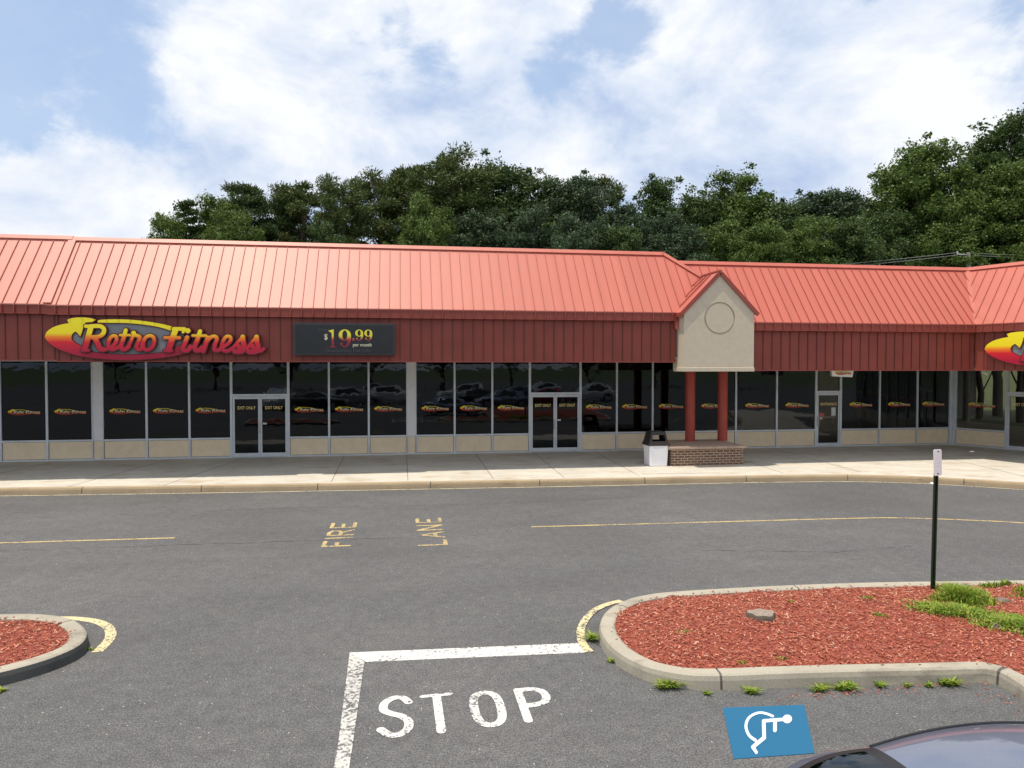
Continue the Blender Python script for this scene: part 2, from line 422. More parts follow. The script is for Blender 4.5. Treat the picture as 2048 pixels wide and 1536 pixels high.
def dup(o, parent=None):
    kids = [c for c in bpy.data.objects if c.parent == o]
    c = o.copy(); COL.objects.link(c)
    if parent is not None: c.parent = parent
    for k in kids: dup(k, c)
    return c
def smooth_curve(pts, n=6, closed=False):
    P = [Vector(p) for p in pts]; out = []; m_ = len(P)
    for i in range(m_ if closed else m_-1):
        g = lambda j: P[j % m_] if closed else P[max(0, min(m_-1, j))]
        a, b, c, d = g(i-1), g(i), g(i+1), g(i+2)
        for k in range(n):
            t = k/n
            out.append(.5*((2*b)+(c-a)*t+(2*a-5*b+4*c-d)*t*t+(3*b-a-3*c+d)*t**3))
    if not closed: out.append(P[-1])
    return [tuple(v) for v in out]

# ---- flat shapes cut out by distance fields (letters, emblems, painted marks)
def sd_strokes(X, Y, strokes):
    out = np.full(X.shape, 1e9)
    for st in strokes:
        for a, b in zip(st[:-1], st[1:]):
            dx, dy = b[0]-a[0], b[1]-a[1]; L2 = dx*dx+dy*dy+1e-12
            t = np.clip(((X-a[0])*dx+(Y-a[1])*dy)/L2, 0, 1)
            out = np.minimum(out, np.hypot(X-a[0]-t*dx, Y-a[1]-t*dy)-(a[2]+(b[2]-a[2])*t))
    return out
def sd_poly(X, Y, pts):
    d = np.full(X.shape, 1e9); ins = np.zeros(X.shape, bool); n = len(pts)
    for i in range(n):
        ax, ay = pts[i][:2]; bx_, by = pts[(i+1) % n][:2]
        dx, dy = bx_-ax, by-ay; L2 = dx*dx+dy*dy+1e-12
        t = np.clip(((X-ax)*dx+(Y-ay)*dy)/L2, 0, 1)
        d = np.minimum(d, np.hypot(X-ax-t*dx, Y-ay-t*dy))
        if abs(dy) > 1e-12: ins ^= ((ay > Y) != (by > Y)) & (X < ax+(Y-ay)*dx/dy)
    return np.where(ins, -d, d)
def cut(fn, x0, x1, y0, y1, res, depth, place):
    """fn(X,Y)<0 is solid; place(x, y, d) gives the 3D point, d = 0 back, 1 front."""
    nx = int((x1-x0)/res)+2; ny = int((y1-y0)/res)+2
    gx = x0+np.arange(nx)*res; gy = y0+np.arange(ny)*res
    X, Y = np.meshgrid(gx, gy); V = fn(X, Y); V = np.where(np.abs(V) < res*.02, res*.02, V)
    idx = {}; pts = []
    def vid(key, x, y):
        if key not in idx: idx[key] = len(pts); pts.append((x, y))
        return idx[key]
    faces = []
    S = V < 0
    any_ = S[:-1, :-1] | S[1:, :-1] | S[:-1, 1:] | S[1:, 1:]
    allin = S[:-1, :-1] & S[1:, :-1] & S[:-1, 1:] & S[1:, 1:]
    for j in range(ny-1):
        row = np.nonzero(any_[j])[0]
        for i in row:
            c = [(i, j), (i+1, j), (i+1, j+1), (i, j+1)]
            if allin[j, i]:
                faces.append(tuple(vid(q, gx[q[0]], gy[q[1]]) for q in c)); continue
            poly = []
            for k in range(4):
                a, b = c[k], c[(k+1) % 4]; va, vb = V[a[1], a[0]], V[b[1], b[0]]
                if va < 0: poly.append(vid(a, gx[a[0]], gy[a[1]]))
                if (va < 0) != (vb < 0):
                    t = va/(va-vb); kk = ('e',)+tuple(sorted((a, b)))
                    poly.append(vid(kk, gx[a[0]]+(gx[b[0]]-gx[a[0]])*t, gy[a[1]]+(gy[b[1]]-gy[a[1]])*t))
            if len(poly) > 2: faces.append(tuple(poly))
    mb = MB(); n = len(pts)
    if depth <= 0:
        mb.add([place(x, y, 1) for x, y in pts], faces); return mb
    mb.add([place(x, y, 1) for x, y in pts]+[place(x, y, 0) for x, y in pts], faces)
    ed = {}
    for f in faces:
        for a, b in zip(f, f[1:]+f[:1]): ed[(a, b)] = ed.get((a, b), 0)+1
    for (a, b) in ed:
        if (b, a) not in ed: mb.f.append((a, b, b+n, a+n)); mb.m.append(0)
    return mb

def font_mesh(text, size, place, depth=0.0, xs=1.0):
    cu = bpy.data.curves.new('t', 'FONT'); cu.body = text; cu.size = size; cu.align_x = 'CENTER'; cu.align_y = 'CENTER'; cu.resolution_u = 3
    cu.extrude = depth; cu.offset = size*.012
    ob = bpy.data.objects.new('t', cu); COL.objects.link(ob)
    me = bpy.data.meshes.new_from_object(ob, depsgraph=bpy.context.evaluated_depsgraph_get())
    mb = MB(); mb.add([place(v.co.x*xs, v.co.y, v.co.z) for v in me.vertices], [tuple(p_.vertices) for p_ in me.polygons])
    bpy.data.objects.remove(ob); bpy.data.curves.remove(cu); bpy.data.meshes.remove(me)
    return mb
# ------------------------------------------------------------------ ground, lot, sidewalk
def sheet(name, x0, x1, y0, y1, z, mat, **k):
    b = MB(); b.add([(x0, y0, z), (x1, y0, z), (x1, y1, z), (x0, y1, z)], [(0, 1, 2, 3)]); return b.build(name, mat, **k)
sheet('ground', -1500, 1500, -1500, 1500, -.03, 'grass_ground', kind='structure')
sheet('parking_lot', -70, 70, -120, 25, 0, 'asphalt', kind='structure')
def offset(pts, d, closed=False):
    P = [Vector(p[:2]) for p in pts]; n = len(P); out = []
    for i in range(n):
        a = P[(i-1) % n] if closed or i > 0 else P[i]; c = P[(i+1) % n] if closed or i < n-1 else P[i]
        t1 = (P[i]-a); t2 = (c-P[i])
        t1 = t1.normalized() if t1.length > 1e-9 else t2.normalized(); t2 = t2.normalized() if t2.length > 1e-9 else t1
        n1 = Vector((-t1.y, t1.x)); n2 = Vector((-t2.y, t2.x)); nn = (n1+n2).normalized()
        out.append(tuple(P[i]+nn*d/max(.6, nn.dot(n1))))
    return out
def resample(pts, step, closed=False):
    P = [Vector(p[:2]) for p in pts]
    if closed: P.append(P[0])
    out = [P[0]]; acc = 0
    for a, b in zip(P, P[1:]):
        L = (b-a).length; t = step-acc
        while t < L: out.append(a+(b-a)*t/L); t += step
        acc = L-(t-step)
    return [tuple(p) for p in out]
def kerb_run(name, pts, profile, seg, closed, mat, phase=0, dark_face=False, **k):
    """pts: foot of the kerb with the raised side on the left"""
    P = resample(smooth_curve(pts, 6, closed), .09, closed); n = len(P)
    rows = [[(x, y, h) for x, y in offset(P, d, closed)] for d, h in profile]
    dark = [[(x, y, h-.004 if h > .02 else h) for x, y in offset(P, d+(.007 if i < 4 else -.007), closed)] for i, (d, h) in enumerate(profile)]
    mb = MB(); per = max(2, int(seg/.09)); i = -int(phase/.09); last = n if closed else n-1
    idx = lambda j: j % n if closed else min(j, n-1)
    while i < last:
        a = max(i, 0); b = min(i+per, last)
        if b > a:
            js = list(range(a, b+1))
            g = [[Vector(r[idx(j)]) for j in js] for r in rows]
            for r in g:                                     # 12 mm open joint
                r[0] = r[0]+(r[1]-r[0])*.14; r[-1] = r[-1]+(r[-2]-r[-1])*.14
            mb.grid(g, 0)
            if dark_face: mb.m[-(len(g)-1)*(len(js)-1):] = [2 if i_ < 2*(len(js)-1) else 0 for i_ in range((len(g)-1)*(len(js)-1))]  # left island kerb only: lowest two face strips in a darker concrete
            for e in (0, -1): mb.add([r[e] for r in g], [tuple(range(len(g)))], 0)
        i += per
    js = list(range(last+1)); mb.grid([[r[idx(j)] for j in js] for r in dark], 1)
    return mb.build(name, [mat, 'joint', 'dark_concrete'], fix=False, **k)
walk_front = [(-27, 21.0), (-18, 20.35), (-10.12, 19.80), (-4.63, 19.43), (-1.77, 19.29), (1.08, 19.15), (3.8, 19.03), (6.68, 18.94), (9.47, 18.85),
              (12.0, 18.66), (13.4, 18.36), (14.64, 17.82), (16.39, 16.59), (17.9, 14.9), (19.3, 12.3), (20.6, 9), (23, 3)]
prof = [(0, -.01), (.012, .10), (.028, .145), (.055, .160), (.175, .160), (.18, .12)]
kerb_run('sidewalk_kerb', walk_front, prof, 3.05, False, 'kerb_concrete', 1.9, kind='structure')
edge = resample(smooth_curve(walk_front, 6), .3); ins = offset(edge, .178)
b = MB(); b.slab([tuple(p) for p in ins]+[(27, 3), (27, 34), (-27, 34)], 0, .15)
walk = b.build('sidewalk', 'sidewalk_concrete', kind='structure')
# control joints of the walk, cut as thin dark lines
b = MB()
for x, s in ((-11.2, .9), (-7.7, .75), (-5.3, .55), (-2.0, .25), (.15, 0), (2.6, -.25), (4.7, -.5), (7.0, -.8), (11.5, -1.2), (14.0, -1.5)):
    b.bar((x, 25.42, .1505), (x+(-.9 if x < -3 else s*.4), 19.6-.03*x, .1505), .014, .003)
b.bar((19.2, 25.0, .1505), (17.2, 16.6, .1505), .014, .003)
b.bar((6.9, 19.75, .1505), (9.2, 19.62, .1505), .016, .003)
b.build('sidewalk_joints', 'joint', kind='structure')

# painted lines ------------------------------------------------------
def ribbon(name, pts, w, mat, label, category='road marking', group=None, z=.004, smooth=True):
    P = smooth_curve(pts, 6) if smooth else pts
    L_, R_ = offset(P, w/2), offset(P, -w/2)
    b = MB(); b.grid([[(x, y, z) for x, y in R_], [(x, y, z) for x, y in L_]]); return b.build(name, mat, label=label, category=category, group=group)
ribbon('kerb_line', offset(walk_front, -.17), .075, 'pale_yellow_paint', 'thin pale yellow line painted along the foot of the sidewalk kerb')
ribbon('lane_line', [(-24, 14.9), (-12, 14.5), (-7.36, 14.36), (-4.28, 14.28)], .085, 'yellow_paint', 'short straight yellow fire lane line on the left side of the road', group='yellow fire lane lines')
ribbon('lane_line', [(2.59, 14.16), (6.16, 14.03), (9.5, 13.91), (10.6, 13.79), (12.0, 13.32), (12.95, 12.85), (15.5, 11.2), (17.5, 8)], .085, 'yellow_paint', 'long yellow fire lane line bending away behind the green sign post', group='yellow fire lane lines')
ribbon('kerb_arc', [(-4.5, 9.93), (-4.22, 9.88), (-3.88, 9.72), (-3.62, 9.44), (-3.47, 9.07), (-3.45, 8.66)], .12, 'pale_yellow_paint', 'curved yellow stripe round the nose of the left mulch island', group='yellow stripes round the island noses')
ribbon('kerb_arc', [(3.0, 9.44), (2.75, 9.32), (2.46, 9.04), (2.2, 8.55), (2.09, 8.1), (2.10, 7.79)], .10, 'pale_yellow_paint', 'curved yellow stripe round the nose of the right mulch island', group='yellow stripes round the island noses', z=.012)
b = MB(); b.slab([(-.60, 8.20), (2.10, 8.07), (2.12, 7.79), (-.40, 7.91)], .001, .005); b.build('stop_bar', 'white_paint', label='wide white stop bar across the lane above the word STOP', category='road marking')
b = MB(); b.slab([(-.60, 8.20), (-.42, 7.912), (-.43, 6.2), (-.44, 5.3), (-.56, 5.3), (-.555, 6.2)], .001, .009); b.build('centre_line', 'worn_white_paint', label='worn white line running towards the camera from the stop bar end', category='road marking')

GL = {'S': [[(.93, .84), (.74, .98), (.42, 1.0), (.12, .86), (.1, .66), (.38, .54), (.68, .46), (.92, .30), (.88, .10), (.6, -.02), (.3, .0), (.04, .14)]],
      'T': [[(0, .98), (1, 1.0)], [(.5, .98), (.54, 0)]],
      'O': [[(.5, 1), (.2, .93), (.05, .72), (.05, .3), (.2, .07), (.5, 0), (.8, .07), (.95, .3), (.95, .72), (.8, .93), (.5, 1)]],
      'P': [[(.06, 1), (.06, 0)], [(.06, .99), (.5, 1), (.86, .93), (.98, .75), (.86, .55), (.5, .47), (.1, .46)]],
      'F': [[(0, 0), (0, 1)], [(0, 1), (.9, 1)], [(0, .5), (.62, .5)]],
      'I': [[(.1, 0), (.1, 1)]],
      'R': [[(0, 0), (0, 1)], [(0, 1), (.55, 1), (.85, .88), (.85, .62), (.55, .5), (0, .5)], [(.5, .5), (.95, 0)]],
      'E': [[(0, 0), (0, 1)], [(0, 1), (.95, 1)], [(0, .5), (.7, .5)], [(0, 0), (.95, 0)]],
      'L': [[(0, 1), (0, 0)], [(0, 0), (.95, 0)]],
      'A': [[(0, 0), (.5, .85)], [(.5, .85), (1, 0)], [(.22, .32), (.78, .32)]],
      'N': [[(0, 0), (0, 1)], [(0, 1), (.85, 0)], [(.85, 0), (.85, 1)]]}
word = thing('stop_lettering', (.6, 6.3, 0), 'large white word STOP painted on the asphalt under the stop bar', 'road marking')
for ch, x0, x1, y0, y1, r in (('S', -.21, .07, 6.30, 7.0, .042), ('T', .19, .46, 6.29, 7.0, .042), ('O', .66, .93, 6.33, 6.98, .042), ('P', 1.12, 1.40, 6.36, 6.98, .042)):
    st = []
    for s in GL[ch]:
        s = smooth_curve(s, 4) if ch in 'SOP' and len(s) > 2 else s
        st.append([(x0+(x1-x0)*u, y0+(y1-y0)*v, r*(.72 if ch == 'T' and len(s) == 2 and abs(s[0][1]-s[1][1]) < .1 else 1)) for u, v in s])
    cut(lambda X, Y: sd_strokes(X, Y, st), x0-.1, x1+.1, y0-.1, y1+.1, .012, 0, lambda x, y, d: (x, y, .0045)).build('letter', 'white_paint', word)
def lane_word(name, txt, xl, xr, spans, label):
    w = thing(name, (xr, spans[0][0], 0), label, 'road marking', 'yellow fire lane words')
    for ch, (ya, yb), sh in zip(txt, spans, (.0, .0, .0, .0)):
        st = []
        for s in GL[ch]:
            for p_, q_ in zip(s[:-1], s[1:]):
                stem = abs(p_[0]-q_[0]) < .1
                f = lambda p: (xr-(xr-xl)*p[1], ya+(yb-ya)*p[0])
                a, c = f(p_), f(q_); rr = .038
                st.append([(a[0], a[1], rr), (c[0], c[1], rr)])
        cut(lambda X, Y: sd_strokes(X, Y, st), xl-.1, xr+.1, ya-.1, yb+.1, .014, 0, lambda x, y, d: (x, y, .0045)).build('letter', 'yellow_paint', w)
lane_word('fire_lettering', 'FIRE', -1.42, -.97, [(13.17, 13.58), (13.78, 13.85), (14.02, 14.45), (14.68, 15.12)], 'faded yellow word FIRE painted sideways on the road, left of LANE')
lane_word('lane_lettering', 'LANE', .31, .78, [(12.98, 13.36), (13.56, 14.0), (14.2, 14.68), (14.9, 15.3)], 'faded yellow word LANE painted sideways on the road, right of FIRE')
hc = thing('accessible_parking_mark', (3.3, 5.9, 0), 'blue parking panel with white wheelchair symbol beside the grey car', 'road marking')
b = MB(); b.slab([(3.42, 5.445), (3.81, 6.25), (3.01, 6.315), (2.705, 5.465)][::-1], .001, .005); b.build('panel', 'blue_paint', hc)
arc = smooth_curve([(1045, 1338), (1020, 1327), (993, 1322), (965, 1332), (945, 1352), (937, 1382), (945, 1410), (958, 1425), (974, 1435)], 5)   # drawn on the stencil
sy = [[(x, y, 5.8) for x, y in arc], [(1104, 1351, 7.5), (1009, 1359, 7.5), (1010, 1426, 7.5), (963, 1459, 7), (976, 1476, 6)], [(1055, 1360, 7.5), (1054, 1398, 7.5)], [(1104, 1350, 19), (1104.5, 1350, 19)]]
def stencil(x, y, d):                      # stencil units to the skewed panel on the ground
    qx, qy = x-842, y-1297; det = 329*198+42*17; u = (qx*198-qy*42)/det; v = (329*qy+17*qx)/det
    A, B, C, D = Vector((3.01, 6.315)), Vector((3.81, 6.25)), Vector((3.42, 5.445)), Vector((2.705, 5.465)); v = v*(1+.10*(1-v)*-1)
    p_ = A.lerp(B, u).lerp(D.lerp(C, u), v); return (p_.x, p_.y, .009)
cut(lambda X, Y: sd_strokes(X, Y, sy), 900, 1150, 1300, 1500, 2.2, 0, stencil).build('wheelchair_symbol', 'light_blue_paint', hc)

# ------------------------------------------------------------------ mulch islands
def island(name, outline, zmax, chips, vis, seed, label):
    rnd = random.Random(seed)
    kerb_prof = [(0, -.01), (.010, .09), (.024, .135), (.05, .150), (.17, .150), (.20, .135), (.205, .08)]
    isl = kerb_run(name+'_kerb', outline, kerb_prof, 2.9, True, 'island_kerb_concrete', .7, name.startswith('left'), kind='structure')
    inner = offset(resample(smooth_curve(outline, 6, True), .09, True), .195, True)
    P = np.array(inner)
    def hgt(x, y, d): return .118+zmax*min(1, max(0, -d)/1.2)**.7+.008*math.sin(x*5.1+y*3)+.006*math.sin(x*11-y*7)
    X0, X1, Y0, Y1 = P[:, 0].min(), P[:, 0].max(), P[:, 1].min(), P[:, 1].max()
    gx_ = np.arange(X0, X1, .15); gy_ = np.arange(Y0, Y1, .15); GD = sd_poly(*np.meshgrid(gx_, gy_), inner)
    def zz(x, y): return hgt(x, y, GD[min(len(gy_)-1, max(0, int((y-Y0)/.15))), min(len(gx_)-1, max(0, int((x-X0)/.15)))])
    # bed surface
    mb = cut(lambda X, Y: sd_poly(X, Y, inner), X0-.2, X1+.2, Y0-.2, Y1+.2, .16, 0, lambda x, y, d: (x, y, 0))
    V = np.array(mb.v); D = sd_poly(V[:, 0], V[:, 1], inner)
    mb.v = [(x, y, hgt(x, y, d)) for (x, y, _), d in zip(V, D)]
    mb.build(name+'_soil', 'mulch_ground', kind='structure')
    x0, x1, y0, y1 = vis; n = chips
    rs = np.random.RandomState(seed); px = rs.uniform(x0, x1, n); py = rs.uniform(y0, y1, n); D = sd_poly(px, py, inner)
    mb = MB()
    for x, y, d in zip(px, py, D):
        if d > .0 and rnd.random() > math.exp(-d/.015)*.6: continue
        z = hgt(x, y, d)+rnd.uniform(0, .022)
        if d > 0: z = .156
        L_ = rnd.uniform(.018, .05)*(1.5 if rnd.random() < .08 else 1); w = rnd.uniform(.004, .009); h = rnd.uniform(.003, .006)
        a = rnd.uniform(0, math.pi); t = rnd.uniform(-.45, .45); ro = rnd.uniform(-.5, .5)
        u = Vector((math.cos(a)*math.cos(t), math.sin(a)*math.cos(t), math.sin(t))); s = Vector((-math.sin(a)*math.cos(ro), math.cos(a)*math.cos(ro), math.sin(ro))); k = u.cross(s)
        c = Vector((x, y, z)); q = []
        for e, ww in ((-1, w*rnd.uniform(.3, 1)), (1, w*rnd.uniform(.3, 1))):
            q += [c+u*L_/2*e-s*ww-k*h/2, c+u*L_/2*e+s*ww-k*h/2, c+u*L_/2*e+s*ww*.8+k*h/2, c+u*L_/2*e-s*ww*.8+k*h/2]
        mb.add(q, [(2, 3, 7, 6), (1, 2, 6, 5), (3, 0, 4, 7), (0, 3, 2, 1), (4, 5, 6, 7)])
    mb.build(name+'_mulch', 'mulch_chip', kind='stuff', label=label, category='mulch', fix=False)
    return zz
right_outline = [(13, 8.2), (11, 8.85), (8.92, 9.06), (6.35, 9.33), (4.09, 9.36), (3.2, 9.24), (2.66, 8.86), (2.34, 8.28), (2.27, 7.62), (2.44, 7.06), (2.81, 6.75), (3.25, 6.66),
                 (3.72, 6.63), (4.5, 6.56), (5.53, 6.45), (5.86, 6.42), (6.0, 6.36), (5.98, 6.1), (5.86, 5.5), (5.7, 4), (5.6, 0), (9, -1), (13, 0)]
right_outline = right_outline[::-1]
left_outline = [(-8.5, 9.9), (-7.5, 9.95), (-5.0, 9.78), (-4.36, 9.65), (-3.98, 9.41), (-3.66, 8.97), (-3.56, 8.6), (-3.64, 8.30), (-3.86, 8.02), (-4.3, 7.72), (-5.2, 7.25), (-7.5, 6.9), (-8.5, 7.4), (-8.8, 8.7)][::-1]
def ccw(p): return p if sum(a[0]*b[1]-b[0]*a[1] for a, b in zip(p, p[1:]+p[:1])) > 0 else p[::-1]
zr = island('right_island', ccw(right_outline), .05, 46000, (2.2, 10.2, 4.2, 9.4), 3, 'red wood mulch chips filling the large right island')
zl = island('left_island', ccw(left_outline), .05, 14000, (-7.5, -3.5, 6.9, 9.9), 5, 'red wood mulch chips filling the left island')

def weeds(name, cx, cy, rx, ry, n, h, z, label, group, seed, category='weeds', kind=None, width=.006, rot=0., lean=.6):
    rnd = random.Random(seed); mb = MB()
    sub = [(rnd.gauss(0, .45), rnd.gauss(0, .45), rnd.uniform(.25, .6)) for _ in range(max(1, n//90))]
    for i in range(n):
        s = rnd.choice(sub); x = s[0]+rnd.gauss(0, s[2]*.5); y = s[1]+rnd.gauss(0, s[2]*.5)
        x, y = x*rx*.7, y*ry*.7; b0 = None; x, y = x*math.cos(rot)-y*math.sin(rot), x*math.sin(rot)+y*math.cos(rot)
        fall = max(.35, 1-.45*(abs(x/rx)+abs(y/ry)))
        hh = h*rnd.uniform(.35, 1.1)*fall; a = rnd.uniform(0, 2*math.pi); ln = rnd.uniform(.1, lean)*hh
        b0 = Vector((cx+x, cy+y, z(cx+x, cy+y) if callable(z) else z)); d = Vector((math.cos(a), math.sin(a), 0)); sd = Vector((-d.y, d.x, 0))*width*rnd.uniform(.6, 1.5)
        p1 = b0+d*ln*.4+Vector((0, 0, hh*.6)); p2 = b0+d*ln*1.2+Vector((0, 0, hh*rnd.uniform(.75, 1)))
        mb.add([b0-sd, b0+sd, p1+sd, p1-sd, p2], [(0, 1, 2, 3), (3, 2, 4)])
    return mb.build(name, 'weed_leaf', label=label, category=category, group=group, kind=kind, fix=False)
weeds('weed_clump', 7.42, 8.42, .42, .42, 4200, .20, zr, 'tall feathery green weed clump right beside the foot of the sign post', 'weed clumps on the right island', 1, lean=1.0)
weeds('weed_clump', 6.85, 7.88, .62, .40, 3800, .10, zr, 'low spreading weed mat in front of the tall clump, on the mulch', 'weed clumps on the right island', 2, rot=-.55, lean=1.4)
weeds('weed_clump', 7.25, 7.38, .62, .40, 3400, .10, zr, 'low weed mat nearest the right edge with a stone in it', 'weed clumps on the right island', 3, rot=-.45, lean=1.4)
weeds('weed_clump', 8.6, 8.45, .60, .28, 1500, .13, zr, 'sparse weed clump right of the tall clump by the frame edge', 'weed clumps on the right island', 4)
weeds('weed_clump', 8.35, 8.92, .35, .12, 260, .12, zr, 'thin weeds along the far kerb of the right island', 'weed clumps on the right island', 5)
for i, (x, y, n, h, lb) in enumerate([(5.75, 7.95, 150, .06, 'faint weed sprigs left of the weed mats on the mulch'), (6.1, 8.55, 110, .05, 'yellowish sprigs in the mulch left of the sign post'),
        (5.0, 8.6, 60, .04, 'small sprig between stump and sign post near the far kerb'), (3.1, 7.85, 70, .05, 'small sprig in the mulch near the rounded island nose'),
        (3.55, 7.0, 40, .05, 'small sprig close to the near kerb, left of the stump line'), (4.1, 6.95, 60, .06, 'small sprig by the near kerb below the stump'), (8.2, 6.9, 60, .05, 'small sprig at the lower right of the mulch')]):
    weeds('weed_sprig', x, y, .22, .10, n, h, zr, lb, 'small weed sprigs in the mulch', 20+i)
for i, (x, y, rx, n, h, lb) in enumerate([(2.66, 6.80, .20, 420, .14, 'bright broad grass tuft at the lower left bend of the right kerb'), (2.22, 8.1, .07, 120, .18, 'dry upright tuft against the rounded nose of the right kerb'),
        (2.26, 7.5, .06, 60, .08, 'tiny tuft against the left side of the right kerb'), (3.02, 6.63, .08, 60, .09, 'pale tuft left of the first kerb joint'), (3.42, 6.56, .10, 130, .10, 'yellow tuft just left of the kerb joint'),
        (4.12, 6.53, .15, 200, .13, 'green tuft right of the kerb joint, first of a pair'), (4.42, 6.50, .12, 180, .14, 'spiky green tuft right of the kerb joint, second of a pair'),
        (4.75, 6.48, .09, 90, .11, 'medium tuft midway along the near kerb'), (5.08, 6.46, .07, 50, .07, 'faint tuft before the kerb corner'), (5.48, 6.40, .12, 200, .17, 'dark leafy tuft at the second kerb joint'),
        (5.3, 6.40, .10, 80, .08, 'low tuft just left of the dark leafy one'), (-3.95, 7.74, .07, 80, .07, 'yellow green tuft at the foot of the left island kerb'), (-3.56, 8.75, .05, 30, .06, 'tiny tuft near the nose of the left island')]):
    weeds('grass_tuft', x, y, rx, .05, n, h*.72, 0.0, lb, 'grass tufts growing at the foot of the kerbs', 50+i, category='grass tuft', lean=1.9, width=.006)
# seams and hairline cracks of the lot
def crack(name, pts, w, seed, kind='structure'):
    rnd = random.Random(seed); P = [Vector(p) for p in pts]; Q = []
    for a, c in zip(P, P[1:]):
        k = max(2, int((c-a).length/.12))
        for i in range(k): Q.append(a.lerp(c, i/k)+Vector((rnd.gauss(0, .016), rnd.gauss(0, .016))))
    Q = [tuple(q) for q in Q]; w_ = [w*rnd.uniform(.15, 1.2) for _ in Q]; L_ = []; R_ = []
    for q, l, r_, ww in zip(Q, offset(Q, 1), offset(Q, -1), w_):
        L_.append((q[0]+(l[0]-q[0])*ww, q[1]+(l[1]-q[1])*ww, .003)); R_.append((q[0]+(r_[0]-q[0])*ww, q[1]+(r_[1]-q[1])*ww, .003))
    b = MB(); b.grid([R_, L_]); return b.build(name, 'dark_edge', kind=kind)
crack('asphalt_seam', [(-14, 13.9), (-6, 13.72), (-1.6, 13.66), (1.6, 13.6)], .006, 1)
crack('asphalt_crack', [(-9, 16.6), (-3, 16.9), (2, 16.7), (6, 17.1)], .005, 4)
crack('asphalt_crack', [(5.2, 11.9), (7.5, 11.4), (9.3, 11.6)], .005, 5)
# tree stump, stones, litter
def lump(name, mat, x, y, z, rx, ry, h, seed, **k):
    rnd = random.Random(seed); bm = bmesh.new(); bmesh.ops.create_icosphere(bm, subdivisions=3, radius=1)
    ph = [rnd.uniform(0, 6) for _ in range(4)]
    mb = MB()
    for v in bm.verts:
        c = v.co; s = 1+.12*math.sin(3*c.x+ph[0])+.1*math.sin(4*c.y+ph[1])+.07*math.sin(7*c.z+5*c.x+ph[2]); v.co = Vector((c.x*rx*s, c.y*ry*s, c.z*h*s))
    mb.add([(v.co.x+x, v.co.y+y, v.co.z+z) for v in bm.verts], [tuple(v.index for v in f.verts) for f in bm.faces]); bm.free()
    return mb.build(name, mat, smooth=True, **k)
st = thing('tree_stump', (4.36, 8.1, .15), 'low weathered tree stump cut flat in the middle of the right mulch island', 'stump')
b = MB(); n = 22; rr = [.17*(1+.07*math.sin(3*2*math.pi*k/n)+.05*math.sin(5*2*math.pi*k/n+1)) for k in range(n)]
ring = lambda s, z: [(4.36+math.cos(2*math.pi*k/n)*rr[k]*s, 8.1+math.sin(2*math.pi*k/n)*rr[k]*s*.85, z+.006*math.sin(k*1.7)) for k in range(n)]
R0, R1, R2 = ring(1.15, .12), ring(1.0, .21), ring(.93, .235)
b.grid([R0+[R0[0]], R1+[R1[0]], R2+[R2[0]]]); b.build('bark', 'bark', st)
b = MB(); b.add(R2+[(4.36, 8.1, .228)], [(k, (k+1) % n, n) for k in range(n)]); b.build('cut_face', 'stump_wood', st)
lump('stone', 'stone', 7.80, 8.19, .165, .11, .07, .05, 3, label='flat brown stone just below the tall weed clump', category='stone', group='stones in the weeds')
lump('stone', 'stone', 6.95, 7.36, .165, .09, .06, .045, 4, label='flat brown stone inside the lower weed mat', category='stone', group='stones in the weeds')
lump('litter', 'litter_white', 14.5, 17.55, .03, .09, .06, .045, 5, label='crumpled white paper by the sidewalk kerb behind the sign post', category='litter')
lump('litter', 'litter_white', 7.05, 6.75, .19, .035, .03, .012, 6, label='small white scrap on the mulch below the weeds', category='litter')
rnd = random.Random(12); mb = MB()
for _ in range(150):
    if rnd.random() < .7: x, y = rnd.uniform(3.6, 6.0), 6.50-.06*(rnd.random())-abs(rnd.gauss(0, .06))
    else: x, y = 5.75+rnd.gauss(0, .10), rnd.uniform(5.0, 6.3)
    a = rnd.uniform(0, 6.3); L_ = rnd.uniform(.006, .016); w = rnd.uniform(.003, .006)
    u = Vector((math.cos(a), math.sin(a), 0)); s = Vector((-u.y, u.x, 0)); c = Vector((x, y, .003)); t = Vector((0, 0, .006))
    mb.add([c-u*L_-s*w, c+u*L_-s*w, c+u*L_+s*w, c-u*L_+s*w, c-u*L_*.8+t, c+u*L_*.8+t], [(0, 1, 5, 4), (2, 3, 4, 5), (1, 2, 5), (3, 0, 4)])
mb.build('loose_chips', 'mulch_chip', kind='stuff', label='loose wood chips and crumbs scattered on asphalt along the right kerb', category='debris')

# ------------------------------------------------------------------ the building
def frame(o, d):
    nb = (-d[1], d[0])
    return lambda t, n, z: (o[0]+d[0]*t+nb[0]*n, o[1]+d[1]*t+nb[1]*n, z)
F0 = frame((0, 25.5), (1, 0)); WD = (.375, -.927); WL = math.hypot(*WD); WD = (WD[0]/WL, WD[1]/WL); FW = frame((21.83, 25.5), WD)
BL = thing('strip_mall', (4, 25.5, .15), 'long single storey store building with red metal mansard roof and dark tinted shop windows', 'building')
def quad(fr, t0, t1, n, z0, z1):
    b = MB(); b.add([fr(t0, n, z0), fr(t1, n, z0), fr(t1, n, z1), fr(t0, n, z1)], [(0, 1, 2, 3)]); return b

